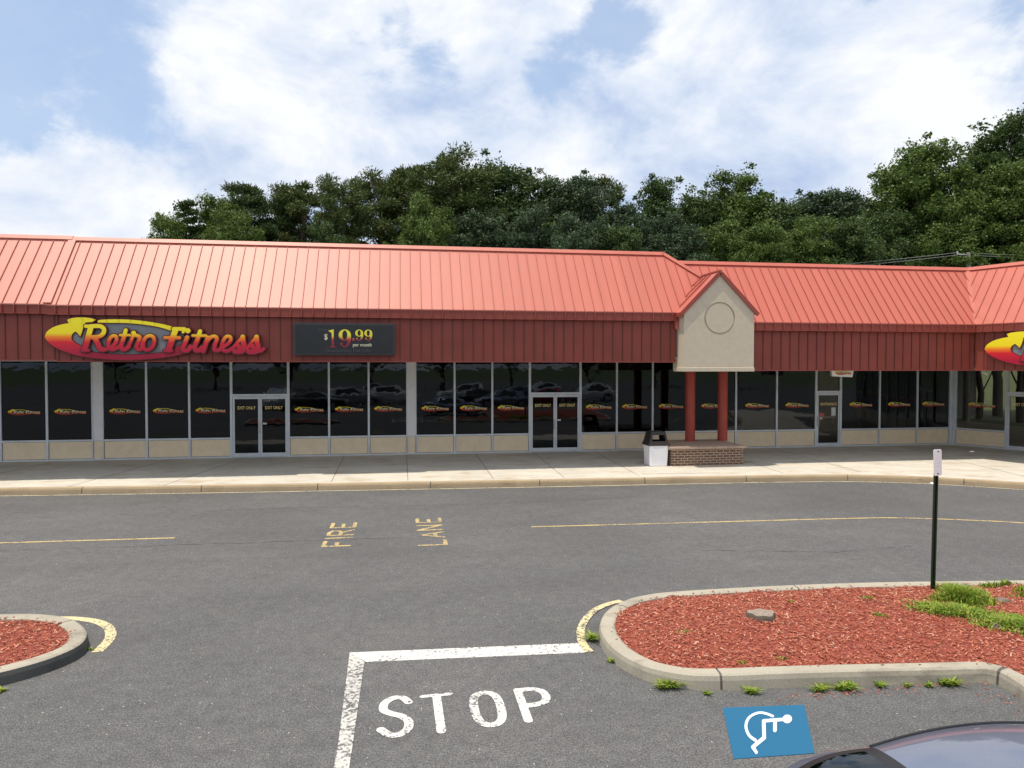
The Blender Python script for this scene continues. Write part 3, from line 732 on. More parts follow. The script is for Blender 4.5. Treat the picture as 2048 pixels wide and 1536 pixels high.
# emblem with lettering, drawn once (units: drawing x 100..1920, y 60..410) ---
def dx(u): return .00315*(u-1024)+9e-8*(u-1024)**2
def dz(v): return -(v-235)*.00331
BODY = smooth_curve([(108, 225), (122, 190), (155, 160), (205, 135), (262, 120), (308, 112)], 5)[:-1]+[(310, 110), (296, 84)]+smooth_curve([(320, 74), (370, 66), (430, 64), (490, 70), (532, 82)], 4)+[(500, 100), (446, 104)]+\
       [(432, 130), (418, 178), (402, 222), (384, 196), (366, 178)]+smooth_curve([(350, 186), (334, 205), (328, 232), (338, 256), (370, 280), (420, 303)], 4)+[(404, 338)]+\
       smooth_curve([(470, 344), (560, 354), (680, 364), (800, 368), (920, 364), (1040, 354), (1130, 342)], 4)+[(1160, 340), (1190, 300), (1225, 282)]+[(1240, 320), (1300, 342)]+\
       smooth_curve([(1265, 352), (1150, 378), (1000, 398), (800, 410), (600, 402), (420, 382), (280, 345), (190, 305), (130, 262)], 5)
SWOOSH = smooth_curve([(548, 104), (556, 85), (640, 78), (760, 77), (880, 84), (1000, 99), (1100, 117), (1164, 134)], 4)+smooth_curve([(1146, 166), (1060, 140), (960, 122), (850, 110), (740, 105), (650, 106)], 4)
PLATE = [(785+470*math.cos(t/40*2*math.pi), 232+148*math.sin(t/40*2*math.pi)) for t in range(40)]
def K(pts, r, n=5): return [(x, y, r) for x, y in (smooth_curve(pts, n) if len(pts) > 2 else pts)]
LET = [K([(500, 140), (446, 325)], 23), K([(458, 136), (520, 136)], 15), [(p[0], p[1], p[2]) for p in K([(500, 136), (570, 134), (604, 155), (602, 190), (568, 218), (505, 226)], 18)], K([(530, 228), (552, 275), (572, 318), (600, 326)], 21), K([(422, 334), (478, 334)], 10),
       K([(600, 326), (640, 318), (680, 296), (706, 255), (706, 222), (684, 212), (656, 232), (640, 275), (648, 312), (672, 326), (712, 312)], 15), K([(712, 312), (740, 290)], 13),
       K([(784, 166), (765, 232), (746, 292), (752, 322), (780, 322), (806, 300)], 17), K([(738, 207), (818, 207)], 11),
       K([(806, 300), (832, 240), (848, 200)], 13), K([(848, 188), (848.5, 190)], 20), K([(850, 205), (880, 212), (898, 224), (888, 258), (872, 300), (880, 324), (912, 318)], 16),
       K([(912, 318), (922, 268), (950, 222), (988, 210), (1014, 232), (1012, 278), (984, 318), (948, 328), (926, 306), (926, 270)], 15),
       K([(1190, 160), (1132, 325)], 25), K([(1175, 152), (1262, 152)], 17), K([(1262, 152), (1252, 178)], 13), K([(1104, 226), (1222, 226)], 15), K([(1096, 334), (1156, 334)], 11),
       K([(1290, 166), (1291, 167)], 23), K([(1284, 222), (1262, 278), (1246, 312), (1258, 332), (1290, 328), (1312, 300)], 18),
       K([(1390, 170), (1368, 240), (1346, 296), (1352, 328), (1380, 330), (1404, 306)], 18), K([(1330, 207), (1436, 207)], 12),
       K([(1452, 222), (1430, 290), (1414, 338)], 18), K([(1440, 262), (1474, 222), (1510, 212), (1526, 234), (1508, 288), (1508, 326), (1540, 328), (1566, 304)], 16),
       K([(1566, 304), (1612, 276), (1638, 244), (1634, 216), (1606, 212), (1580, 244), (1566, 294), (1580, 328), (1612, 334), (1650, 312)], 15),
       K([(1650, 316), (1700, 256), (1736, 214)], 13), K([(1736, 214), (1740, 262), (1748, 300), (1732, 334), (1694, 340), (1670, 336)], 21), K([(1700, 292), (1716, 320)], 20),
       K([(1770, 316), (1812, 256), (1848, 214)], 13), K([(1848, 214), (1852, 262), (1862, 300), (1846, 334), (1810, 342), (1784, 338)], 21), K([(1814, 292), (1830, 320)], 20), K([(1850, 338), (1884, 332), (1906, 314)], 13)]
def conv(st, s=1.0): return [[(dx(u)*s, dz(v)*s, r*.00292*s) for u, v, r in q] for q in st]
def convp(p, s=1.0): return [(dx(u)*s, dz(v)*s) for u, v in p]
def emblem_sd(s):
    L_ = conv(LET, s); B_ = convp(BODY, s); W_ = convp(SWOOSH, s); P_ = convp(PLATE, s)
    body = lambda X, Y: np.minimum(sd_poly(X, Y, B_), sd_poly(X, Y, W_))
    let = lambda X, Y: sd_strokes(X, Y, L_)
    plate = lambda X, Y: sd_poly(X, Y, P_)
    return body, let, plate
def shop_sign(fr, t, n, zc, label, rz):
    o = Vector(fr(t, n, zc)); root = thing('shop_sign', o, label, 'sign', 'flame coloured shop signs', rz=rz, local=True)
    body, let, plate = emblem_sd(1.0)
    lim = (-3.05, 3.05, -.66, .66)
    pl = lambda a, b: (lambda x, y, d: (x, (-a if d == 0 else -b), y))
    cut(lambda X, Y: plate(X, Y), *lim, .02, 1, pl(.02, .10)).build('grey_plate', 'grey_plate', root)
    cut(lambda X, Y: body(X, Y)-.022, *lim, .012, 1, pl(.02, .135)).build('emblem_rim', 'sign_outline', root)
    cut(lambda X, Y: body(X, Y), *lim, .012, 1, pl(.13, .142)).build('emblem_face', 'sunset_gradient', root)
    cut(lambda X, Y: let(X, Y)-.027, *lim, .012, 1, pl(.02, .205)).build('lettering_rim', 'sign_outline', root)
    cut(lambda X, Y: let(X, Y), *lim, .012, 1, pl(.20, .213)).build('lettering', 'sunset_gradient', root)
    return root
s1 = shop_sign(F0, -6.67, -4.56, 4.03, 'large flame coloured gym sign lettered Retro Fitness on the left red fascia', 0)
s2 = dup(s1); s2.location = FW(6.68, -4.58, 3.80); s2.rotation_euler.z = math.atan2(WD[1], WD[0]); s2.scale = (1.15, 1, 1)
s2['label'] = 'second gym sign, only its yellow nose in frame, on the angled right wing'

# decal mesh
def decal_mesh():
    s = .98/5.66; body, let, plate = emblem_sd(s); lim = (-.53, .53, -.12, .12); A = MB()
    for f, y, mi, res in ((body, -.001, 0, .006), (lambda X, Y: let(X, Y)-.006, -.0022, 1, .006), (lambda X, Y: let(X, Y)+.0002, -.0034, 2, .006)):
        b = cut(f, *lim, res, 0, lambda x, z, d: (x, y, z)); A.add(b.v, b.f, mi)
    me = bpy.data.meshes.new('decal'); me.from_pydata(A.v, [], A.f)
    for m_ in ('decal_gradient', 'dark_edge', 'decal_lettering'): me.materials.append(MATS[m_])
    for i, p_ in enumerate(me.polygons): p_.material_index = A.m[i]
    return me
DME = decal_mesh()
def add_decal(parent, fr, t, n, z):
    o = bpy.data.objects.new('decal', DME); COL.objects.link(o); o.parent = parent
    a = Vector(fr(t, n, z)); d = Vector(fr(t+1, n, z))-a; o.location = a-BL.location; o.rotation_euler.z = math.atan2(d.y, d.x)

def bay(fr, t0, t1, zt, glass='tinted_glass', decal=True, panel=True):
    b = MB(); w = .034
    b.box(t0, t0+w, -.06, .05, .15, zt, fr); b.box(t1-w, t1, -.06, .05, .15, zt, fr)
    b.box(t0+w, t1-w, -.055, .05, .15, .20, fr); b.box(t0+w, t1-w, -.055, .05, zt-.06, zt, fr); b.box(t0+w, t1-w, -.055, .05, .785, .845, fr)
    win = b.build('window', 'aluminium', BL)
    quad(fr, t0+w, t1-w, -.01, .845, zt-.06).build('pane', glass, win, fix=False)
    b = MB(); b.box(t0+w+.012, t1-w-.012, -.02, .02, .212, .773, fr); b.box(t0+w, t1-w, -.012, .01, .20, .785, fr, mi=1); b.build('lower_panel', ['tan_panel', 'sealant'], win)
    if decal: add_decal(win, fr, (t0+t1)/2+(.04 if t1-t0 > 1.5 else 0), -.018, 1.775)
    return win
def pilaster(fr, t0, t1, zt):
    b = MB(); b.box(t0, t1, -.03, .06, .83, zt, fr); b.box(t0, t1, -.02, .06, .15, .20, fr, 1); b.box(t0, t1, -.035, .06, .785, .83, fr, 1)
    b.box(t0+.01, t1-.01, -.012, .06, .20, .785, fr, 2); b.build('pilaster', ['pilaster_panel', 'aluminium', 'tan_panel'], BL)
def door(fr, t0, t1, zt, leaves, texts, glass='tinted_glass', hinge=0):
    b = MB(); b.box(t0, t0+.05, -.06, .06, .15, zt, fr); b.box(t1-.05, t1, -.06, .06, .15, zt, fr)
    b.box(t0+.05, t1-.05, -.058, .06, 2.25, 2.33, fr); b.box(t0+.05, t1-.05, -.055, .05, zt-.06, zt, fr); b.box(t0+.05, t1-.05, -.05, .05, .15, .165, fr)
    fr_ = b.build('door_frame', 'aluminium', BL)
    quad(fr, t0+.05, t1-.05, -.01, 2.33, zt-.06).build('transom_pane', glass, fr_, fix=False)
    W_ = (t1-t0-.1)/leaves
    for k in range(leaves):
        a = t0+.05+k*W_+.006; c = a+W_-.012; b = MB(); s = .058
        b.box(a, a+s, -.045, .0, .175, 2.24, fr); b.box(c-s, c, -.045, .0, .175, 2.24, fr); b.box(a+s, c-s, -.043, .0, .175, .30, fr); b.box(a+s, c-s, -.043, .0, 2.16, 2.24, fr)
        b.box(a+s, a+s+.01, -.03, 0, .30, 2.16, fr, 1); b.box(c-s-.01, c-s, -.03, 0, .30, 2.16, fr, 1); b.box(a+s+.01, c-s-.01, -.03, 0, 2.15, 2.16, fr, 1); b.box(a+s+.01, c-s-.01, -.03, 0, .30, .31, fr, 1)
        lf = b.build('door', ['aluminium', 'sealant'], BL)
        quad(fr, a+s, c-s, -.018, .30, 2.16).build('door_pane', glass, lf, fix=False)
        hx = (c-s/2) if (k == 0 and leaves == 2) else a+s/2
        b = MB(); b.box(hx-.016, hx+.016, -.12, -.09, .98, 1.36, fr); b.box(hx-.012, hx+.012, -.1, -.04, 1.0, 1.03, fr); b.box(hx-.012, hx+.012, -.1, -.04, 1.31, 1.34, fr)
        if not (k == 1 and leaves == 2): b.build('door_handle', 'flashing_metal', lf)
        if (k == 1 and leaves == 2):
            b = MB(); b.box(a+s+.02, a+s+.15, -.024, -.020, 1.28, 1.34, fr); b.build('latch_plate', 'paper', lf)
        if texts:
            tx = (a+c)/2+(.03 if leaves == 1 else 0)
            mb = font_mesh(texts, .15, lambda x, y, z: fr(tx+x, -.024, 1.79+y+(.06 if leaves == 2 else .02)), xs=.78 if leaves == 2 else .9); mb.build('door_lettering', 'yellow_vinyl', lf, fix=False)
    return fr_
ZL, ZR_ = 3.5, 3.22
cuts = [-21.6, -20.2, -18.8, -17.4, -15.9, -14.4, -12.97, -11.57, -10.17]
for a, c in zip(cuts, cuts[1:]): bay(F0, a, c, ZL)
pilaster(F0, -10.17, -9.87, ZL)
for a, c in ((-9.87, -8.49), (-8.49, -7.13), (-7.13, -5.78)): bay(F0, a, c, ZL)
door(F0, -5.78, -3.88, ZL, 2, 'EXIT ONLY')
for a, c in ((-3.88, -2.52), (-2.52, -1.16), (-1.16, .18)): bay(F0, a, c, ZL)
pilaster(F0, .18, .47, ZL)
for a, c in ((.47, 1.86), (1.86, 3.22), (3.22, 4.59)): bay(F0, a, c, ZL)
door(F0, 4.59, 6.50, ZL, 2, 'EXIT ONLY')
for a, c in ((6.5, 7.88), (7.88, 9.27)): bay(F0, a, c, ZL)
bay(F0, 9.27, 10.72, ZL)
for a, c in ((10.72, 12.59), (12.59, 14.26), (14.26, 15.89)): bay(F0, a, c, ZR_)
ent = door(F0, 15.89, 16.95, ZR_, 1, 'ENTRANCE', 'clear_glass')
for a, c in ((16.95, 18.62), (18.62, 20.27), (20.27, 21.72)): bay(F0, a, c, ZR_)
b = MB(); b.box(21.72, 21.83, -.07, .05, .15, ZR_, F0); b.box(0, .16, -.07, .05, .15, ZR_, FW); b.build('corner_post', 'aluminium', BL)
bay(FW, .16, 2.0, ZR_, 'clear_glass')
door(FW, 2.0, 3.95, ZR_, 2, 'EXIT ONLY', 'clear_glass')
for k in range(7): bay(FW, 3.95+k*1.65, 5.6+k*1.65, ZR_)
# papers, push bar and sticker on the entrance
b = MB(); b.box(16.56, 16.74, -.026, -.022, 1.36, 1.68, F0); b.build('notice', 'paper', ent)
b = MB(); b.box(16.05, 16.25, -.026, -.022, 1.33, 1.47, F0); b.build('sticker', 'red_sticker', ent)
b = MB(); b.box(16.08, 16.18, -.026, -.022, 1.22, 1.29, F0); b.build('opening_hours_label', 'cream_lettering', ent)
b = MB(); b.box(16.05, 16.27, .02, .06, 1.10, 1.19, F0); b.box(16.27, 16.7, .03, .05, 1.135, 1.16, F0); b.box(16.6, 16.68, .02, .06, 1.06, 1.26, F0); b.build('push_bar', 'flashing_metal', ent)

# inside of the store
b = MB(); b.add([(-21.6, 25.56, .165), (32, 25.56, .165), (32, 40, .165), (-21.6, 40, .165)], [(0, 1, 2, 3)], 0)
b.box(-21.6, 32, 39, 39.2, .165, 3.6, None, 1); b.box(-21.8, -21.6, 25.6, 39, .165, 3.6, None, 1); b.box(17.9, 18.05, 29.2, 39, .165, 3.3, None, 1); b.box(18.05, 24, 31.5, 31.65, .165, 3.3, None, 1)
for x, y in ((-12, 31), (-4, 31), (4, 31), (12, 31), (20.2, 28.4)): b.box(x-.2, x+.2, y-.2, y+.2, .165, 3.6, None, 1)
b.build('interior', ['interior_floor', 'interior_wall'], BL, fix=False)
# soffits, rear walls and flat roof
b = MB(); b.box(-21.6, 10.7, -4.5, .3, 3.5, 3.56, F0); b.add([F0(10.7, -4.5, 3.22), F0(18.80, -4.5, 3.22), F0(21.83, .3, 3.22), F0(10.7, .3, 3.22)], [(0, 1, 2, 3)])
b.add([FW(3.05, -4.5, 3.22), FW(0, .3, 3.22), FW(15.5, .3, 3.22), FW(15.5, -4.5, 3.22)], [(0, 1, 2, 3)]); b.build('soffit', 'soffit', BL, fix=False)
b = MB(); b.slab([(-21.6, 22.7), (19.9, 22.7), (27, 12), (40, 16), (36, 40), (-21.6, 40)], 5.9, 6.0); b.box(-21.8, -21.6, 20.9, 40, .15, 6.2); b.box(-21.6, 36, 40, 40.2, .15, 6.2); b.build('flat_roof', ['membrane'], BL)

# fascia ------------------------------------------------------------------
NF = -4.55; NE = -4.68; NR = -3.0; SP = .305; SL = 1.25
def fascia(fr, t0, t1, zb, zt, first, start_trim=0):
    b = MB(); b.box(t0, t1, NF, NF+.12, zb, zt, fr)
    b.box(t0, t1, NF-.012, NF+.0, zb, zb+.035, fr, 2)
    t = first
    while t < t1-.03:
        b.box(t-.009, t+.009, NF-.022, NF-.001, zb+.036, zt, fr, 1); t += SP
    return b.build('fascia', ['fascia_metal', 'fascia_seam', 'trim_red'], BL)
fascia(F0, -21.6, -9.25, 3.425, 4.85, -21.5); fascia(F0, -9.249, 8.36, 3.395, 4.85, -9.2); fascia(F0, 10.70, 18.75, 3.135, 4.60, 10.95)
fascia(FW, 3.083, 15.5, 3.137, 4.60, 3.36)
def eave(fr, t0, t1, ze, first):
    b = MB(); b.box(t0, t1, NE-.006, NF+.02, ze-.255, ze-.004, fr); b.box(t0, t1, NE-.016, NE-.006, ze-.268, ze-.245, fr, 1); b.box(t0, t1, NE-.016, NE-.006, ze-.03, ze, fr, 2)
    t = first
    while t < t1-.03:
        b.box(t-.012, t+.012, NE-.055, NE-.007, ze-.244, ze-.031, fr, 1); t += SP
    return b.build('eave_band', ['fascia_metal', 'trim_red', 'roof_metal'], BL)
eave(F0, -21.6, -9.42, 4.955, -21.5); eave(F0, -9.419, 8.36, 4.935, -9.2); eave(F0, 10.70, 18.663, 4.665, 10.95); eave(FW, 3.029, 15.5, 4.667, 3.36)
def roof(name, fr, poly, ze, first, last, lo, hi, thick=.0):
    """poly in (t, n); seams from lo(t) to hi(t)"""
    Z = lambda n: ze+(n-NE)*SL
    b = MB(); n_ = len(poly); vs = [fr(t, n, Z(n)) for t, n in poly]+[fr(t, n, Z(n)-.24) for t, n in poly]
    b.add(vs, [tuple(range(n_))]+[(i, (i+1) % n_, n_+(i+1) % n_, n_+i) for i in range(n_)])
    rf = b.build(name, 'roof_metal', BL)
    s = MB(); t = first
    up = Vector(fr(0, -SL, 1))-Vector(fr(0, 0, 0))
    while t < last:
        a, c = lo(t), hi(t)
        if c-a > .06: s.bar(fr(t, a, Z(a)), fr(t, c, Z(c)), .014, .034, up, lift=-.002)
        t += SP
    s.build('roof_seams', 'seam_red', rf)
    return rf
def cap(fr, p0, p1, ze, w=.15, h=.05, parent=BL, name='ridge_cap'):
    Z = lambda n: ze+(n-NE)*SL
    up = Vector(fr(0, -SL, 1))-Vector(fr(0, 0, 0))
    b = MB(); b.bar(fr(p0[0], p0[1], Z(p0[1])), fr(p1[0], p1[1], Z(p1[1])), w, h, up, lift=.0); return b.build(name, 'roof_metal', parent)
TL, TR, TA, YT = 8.42, 10.68, 9.56, 20.44        # gable block: left, right, ridge, front
hipn = lambda t: NR-(t-8.5)*(.68/1.06)
valn = lambda t: NE+(t-8.42)*(1.0/1.14)
r1 = roof('roof', F0, [(-21.6, NE), (-9.42, NE), (-9.42, NR), (-21.6, NR)], 4.955, -21.5, -9.5, lambda t: NE, lambda t: NR-.14)
cap(F0, (-21.6, NR-.06), (-9.42, NR-.06), 4.955, parent=r1)
r2 = roof('roof', F0, [(-9.42, NE), (8.42, NE), (9.56, -3.68), (8.5, NR), (-9.42, NR)], 4.93, -9.2, 9.5, lambda t: max(NE, valn(t)), lambda t: min(NR-.14, hipn(t)-.12))
cap(F0, (-9.6, NR-.06), (8.52, NR-.06), 4.93, parent=r2); cap(F0, (8.46, NR-.03), (9.60, -3.74), 4.93, w=.13, parent=r2, name='hip_cap')
cap(F0, (-9.42, NE+.02), (-9.42, NR-.04), 4.94, w=.20, h=.045, parent=r2, name='cover_strip')
vall = lambda t: NE+(t-18.663)*(1.68/1.133)
r3 = roof('roof', F0, [(8.3, NE), (18.663, NE), (19.796, NR), (8.3, NR)], 4.66, 8.5, 19.7, lambda t: max(NE, vall(t)), lambda t: NR-.14)
cap(F0, (8.3, NR-.06), (19.74, NR-.06), 4.66, parent=r3)
vw = lambda t: NE+(3.029-t)*(1.68/1.133)
r4 = roof('roof', FW, [(1.896, NR), (3.029, NE), (15.5, NE), (15.5, NR)], 4.662, 3.36-4*SP, 15.4, lambda t: max(NE, vw(t)+.10), lambda t: NR-.14)
cap(FW, (1.94, NR-.06), (15.5, NR-.06), 4.662, parent=r4)
b = MB(); b.bar((18.68, 20.83, 4.665), (19.78, 22.46, 6.76), .17, .02, (-.3, -.6, 1), lift=-.004); b.build('valley_flashing', 'roof_metal', r4)

# gable block ---------------------------------------------------------------
b = MB(); zb, zt, za = 3.14, 4.93, 6.07
f = [(TL, zb), (TR, zb), (TR, zt), (TA, za), (TL, zt)]; n = 5
b.add([(x, YT, z) for x, z in f]+[(x, 21.3, z) for x, z in f], [(9, 8, 7, 6, 5)]+[(i, (i+1) % 5, 5+(i+1) % 5, 5+i) for i in range(5)])
CX_, CZ_, RO, RI = 9.56, 4.74, .495, .447
fb = cut(lambda X, Y: np.maximum(sd_poly(X, Y, f), -(np.abs(np.hypot(X-CX_, Y-CZ_)-(RO+RI)/2)-(RO-RI)/2)), TL-.05, TR+.05, zb-.05, za+.05, .021, 0, lambda x, z, d: (x, YT, z))
b.add(fb.v, fb.f)
ns = 64; b.grid([[(CX_+math.cos(2*math.pi*k/ns)*r, YT+y, CZ_+math.sin(2*math.pi*k/ns)*r) for k in range(ns+1)] for r, y in ((RO+.001, -.001), (RO, .035), (RI, .035), (RI-.001, -.001))])
gb = b.build('gable_block', 'stucco', BL, fix=False)
b = MB(); b.box(TL-.02, TR+.02, YT-.015, 21.2, zb-.02, zb+.10); b.build('base_moulding', 'stucco', gb, bevel=.01)
# gable roof slopes and raking trim
sl_ = (6.17-4.90)/(TA-TL+.10)
for sgn, name in ((-1, 'l'), (1, 'r')):
    x0 = TA+sgn*(TA-TL+.09); z0 = 4.915
    b = MB(); y0, y1 = YT-.028, 22.6
    b.add([(x0, y0, z0), (TA, y0, 6.18), (TA, y1, 6.18), (x0, y1, z0), (x0, y0, z0-.05), (TA, y0, 6.12), (TA, y1, 6.12), (x0, y1, z0-.05)],
          [(0, 1, 2, 3), (4, 7, 6, 5), (0, 4, 5, 1), (0, 3, 7, 4)])
    g = b.build('gable_roof', 'roof_metal', gb)
    b = MB(); b.bar((x0, y0-.004, z0-.07), (TA, y0-.004, 6.11), .03, .12, (0, 0, 1), lift=-.045); b.build('raking_trim', 'trim_red', gb)
    if sgn < 0:
        b = MB(); b.box(x0-.02, x0+.02, YT-.05, 20.86, z0-.13, z0-.01); b.build('gutter_end', 'trim_red', gb)
        b = MB()
        for yy in (20.95, 21.25, 21.55):
            b.bar((x0+.05+(yy-20.8)*.9, yy, z0+.06+(yy-20.8)*.9*1.14), (TA-.06, yy, 6.12), .02, .035, (-1, 0, 1))
        b.build('gable_seams', 'seam_red', g)
b = MB(); b.bar((TA, YT-.04, 6.17), (TA, 21.86, 6.17), .10, .04, (0, 0, 1)); b.build('gable_ridge_cap', 'roof_metal', gb)
# columns
for x in (9.62, 10.78):
    b = MB(); n = 36
    b.tube([(x, 22.78, .76), (x, 22.78, .80), (x, 22.78, .80), (x, 22.78, 3.14)], [.17, .17, .163, .163], n); b.build('column', 'column_red', BL, smooth=False)
# brick pedestal under the columns
pd = thing('brick_pedestal', (9.9, 22, .15), 'low brown brick pedestal carrying the two red columns', 'pedestal')
b = MB(); b.box(8.32, 10.70, 21.14, 23.1, .15, .68); b.build('brick_base', 'brick', pd, bevel=.004)
b = MB(); b.box(8.22, 10.80, 21.06, 23.2, .681, .76); b.build('cap', 'brick_cap', pd, bevel=.012)

# price sign on the fascia -----------------------------------------------------
o = (-1.61, 20.95, 4.05)
ps = thing('price_sign', o, 'dark framed price board reading $19.99 per month on the red fascia', 'sign')
b = MB(); b.box(-3.02, -.20, 20.72, 20.93, 3.59, 4.50); b.build('sign_box', 'sign_frame', ps, bevel=.008)
b = MB(); b.box(-2.96, -.26, 20.705, 20.719, 3.65, 4.44); b.build('sign_panel', 'sign_black', ps)
def px(u): return -3.03+(u-130)*.001622
def pz(v): return 4.49-(v-140)*.001655
def nine(u0, u1, v0, v1, base):
    w = (u1-u0)*.001622; cx_ = px((u0+u1)/2); ztop = pz(v0); H = (v1-v0)*.001655
    R_ = w/2; rh = H*.31; czc = ztop-rh
    def f(X, Y):
        ell = (np.hypot((X-cx_)/R_, (Y-czc)/rh)-1)*min(R_, rh)
        inn = (np.hypot((X-cx_)/(R_*.40), (Y-czc)/(rh*.82))-1)*R_*.4
        ring = np.maximum(ell, -inn)
        tail = sd_strokes(X, Y, [[(x, y, r) for x, y, r in smooth_curve([(cx_+R_*.72, czc, R_*.27), (cx_+R_*.74, czc-rh*.8, R_*.26), (cx_+R_*.5, czc-rh*1.65, R_*.19), (cx_+R_*.05, ztop-H*.965, R_*.08), (cx_-R_*.4, ztop-H*.9, R_*.09)], 5)], [(cx_-R_*.55, ztop-H*.80, R_*.23), (cx_-R_*.549, ztop-H*.80, R_*.23)]])
        return np.minimum(ring, tail)
    return f
def one(u0, u1, v0, v1):
    x = px((u0+u1)/2)+.01; w = .058
    return lambda X, Y: np.minimum(sd_poly(X, Y, [(x-w/2, pz(v1)+.02), (x-w/2, pz(v0)-.10), (px(u0)+.0, pz(v0)-.055), (px(u0)+.0, pz(v0)-.035), (x+w/2, pz(v0)), (x+w/2, pz(v1)+.02)]),
                                   sd_poly(X, Y, [(px(u0)+.015, pz(v1)), (px(u1)+.01, pz(v1)), (px(u1)+.01, pz(v1)+.018), (px(u0)+.015, pz(v1)+.018)]))
fs = [one(735, 860, 240, 550), nine(905, 1115, 240, 550, 0), nine(1188, 1325, 240, 436, 0), nine(1345, 1482, 240, 436, 0),
      lambda X, Y: np.hypot(X-px(1158), Y-pz(412))-.036]
for f_ in fs:
    cut(f_, -2.2, -.7, 3.7, 4.4, .006, 0, lambda x, z, d: (x, 20.702, z)).build('price_digit', 'price_gradient', ps, fix=False)
def ptext(txt, size, u, v, mat, xs=1.0, y=20.702): font_mesh(txt, size, lambda x, z, q: (px(u)+x, y, pz(v)+z), xs=xs).build('price_lettering', mat, ps, fix=False)
ptext('$', .22, 688, 372, 'cream_lettering', .85); ptext('per month', .135, 1310, 505, 'cream_lettering', .92)
ptext('always', .12, 645, 245, 'ghost_lettering'); ptext('Guaranteed For Life', .155, 1060, 602, 'ghost_lettering', .98)

# hanging box sign under the soffit near the entrance
hs = thing('hanging_sign', (15.4, 22.9, 3.0), 'small white box sign hanging under the canopy beside the entrance', 'sign')
A_ = Vector((15.0, 23.0)); 
b = MB(); b.add([(14.93, 23.0, 3.21), (15.70, 22.85, 3.21), (15.90, 23.25, 3.21), (15.13, 23.4, 3.21), (14.98, 23.0, 2.93), (15.66, 22.87, 2.90), (15.80, 23.2, 2.90), (15.14, 23.35, 2.93)], [(0, 1, 5, 4), (1, 2, 6, 5), (2, 3, 7, 6), (3, 0, 4, 7), (4, 5, 6, 7), (0, 3, 2, 1)])
b.build('sign_box', 'sign_white', hs)
o = bpy.data.objects.new('emblem', DME); COL.objects.link(o); o.parent = hs; o.location = Vector((15.33, 22.905, 3.07))-hs.location; o.rotation_euler.z = -.19; o.scale = (.56, 1, .9)
# small flood lamp under the wing soffit
b = MB(); b.tube([(19.15, 21.05, 3.1), (19.28, 20.98, 3.02)], [.035, .05], 12); b.build('spot_lamp', 'flashing_metal', label='small metal spot lamp under the corner of the right fascia', category='lamp')

# litter bin --------------------------------------------------------------------
tb = thing('trash_bin', (7.9, 21.45, .15), 'white tapered trash bin with a dark brown hooded lid beside the pedestal', 'trash bin')
def taper(name, x, y, w0, w1, d0, d1, z0, z1, mat, parent, bevel=.02, open_=False):
    b = MB(); b.add([(x+sx*w, y+sy*d, z) for z, w, d in ((z0, w0/2, d0/2), (z1, w1/2, d1/2)) for sx, sy in ((-1, -1), (1, -1), (1, 1), (-1, 1))],
                    [(3, 2, 1, 0), (4, 5, 6, 7), (0, 1, 5, 4), (1, 2, 6, 5), (2, 3, 7, 6), (3, 0, 4, 7)]); return b.build(name, mat, parent, bevel=bevel)
bx_, by_ = 7.92, 21.46
taper('bin_body', bx_, by_, .56, .62, .56, .62, .15, .82, 'white_plastic', tb, .03)
taper('lid_rim', bx_, by_, .69, .66, .69, .66, .80, .87, 'brown_plastic', tb, .01)
z0, z1, w0, w1 = .87, 1.19, .31, .24
b = MB(); C0 = [(bx_+sx*w0, by_+sy*w0, z0) for sx, sy in ((-1, -1), (1, -1), (1, 1), (-1, 1))]; C1 = [(bx_+sx*w1, by_+sy*w1, z1) for sx, sy in ((-1, -1), (1, -1), (1, 1), (-1, 1))]
def on(s, u, v): return Vector(C0[s]).lerp(Vector(C0[(s+1) % 4]), u).lerp(Vector(C1[s]).lerp(Vector(C1[(s+1) % 4]), u), v)
for s in (1, 3): b.add([on(s, 0, 0), on(s, 1, 0), on(s, 1, 1), on(s, 0, 1)], [(0, 1, 2, 3)])
for s in (0, 2):                      # front and back with a wide opening
    O = [on(s, u, v) for u, v in ((0, 0), (1, 0), (1, 1), (0, 1), (.12, .22), (.88, .22), (.88, .82), (.12, .82))]
    b.add(O, [(0, 1, 5, 4), (1, 2, 6, 5), (2, 3, 7, 6), (3, 0, 4, 7)])
b.build('lid_hood', 'brown_plastic', tb, fix=False)
taper('lid_top', bx_, by_, .50, .44, .50, .44, 1.185, 1.24, 'brown_plastic', tb, .012)
font_mesh('THANK YOU', .06, lambda x, y, z: (bx_+x, by_-.312, .73+y)).build('bin_lettering', 'paper', tb, fix=False)

# sign post on the island ----------------------------------------------------------
sp = thing('sign_post', (7.33, 8.85, .15), 'dark green steel post with a faded white parking sign on the right island', 'sign post')
b = MB(); 
b.add([(7.33+dx_+lean, 8.85+dy_, z) for z, lean in ((.1, 0.0), (2.05, .03)) for dx_, dy_ in ((-.035, .012), (-.035, -.0), (-.016, -.004), (-.010, .020), (.010, .020), (.016, -.004), (.035, 0), (.035, .012), (.014, .034), (-.014, .034))],
      [(i, (i+1) % 10, 10+(i+1) % 10, 10+i) for i in range(10)]+[tuple(range(10, 20))]); b.build('post', 'green_steel', sp)
b = MB()
P_ = []; cw, chh, rr_ = .078, .185, .028
for sx, sz, a0 in ((1, -1, -90), (1, 1, 0), (-1, 1, 90), (-1, -1, 180)):
    for k in range(5): a = R(a0+k*22.5); P_.append((sx*(cw-rr_)+math.cos(a)*rr_, sz*(chh-rr_)+math.sin(a)*rr_))
zc = 1.925; tl = -.03
q = [(7.362+x+tl*z, 8.835+x*.25, zc+z) for x, z in P_]
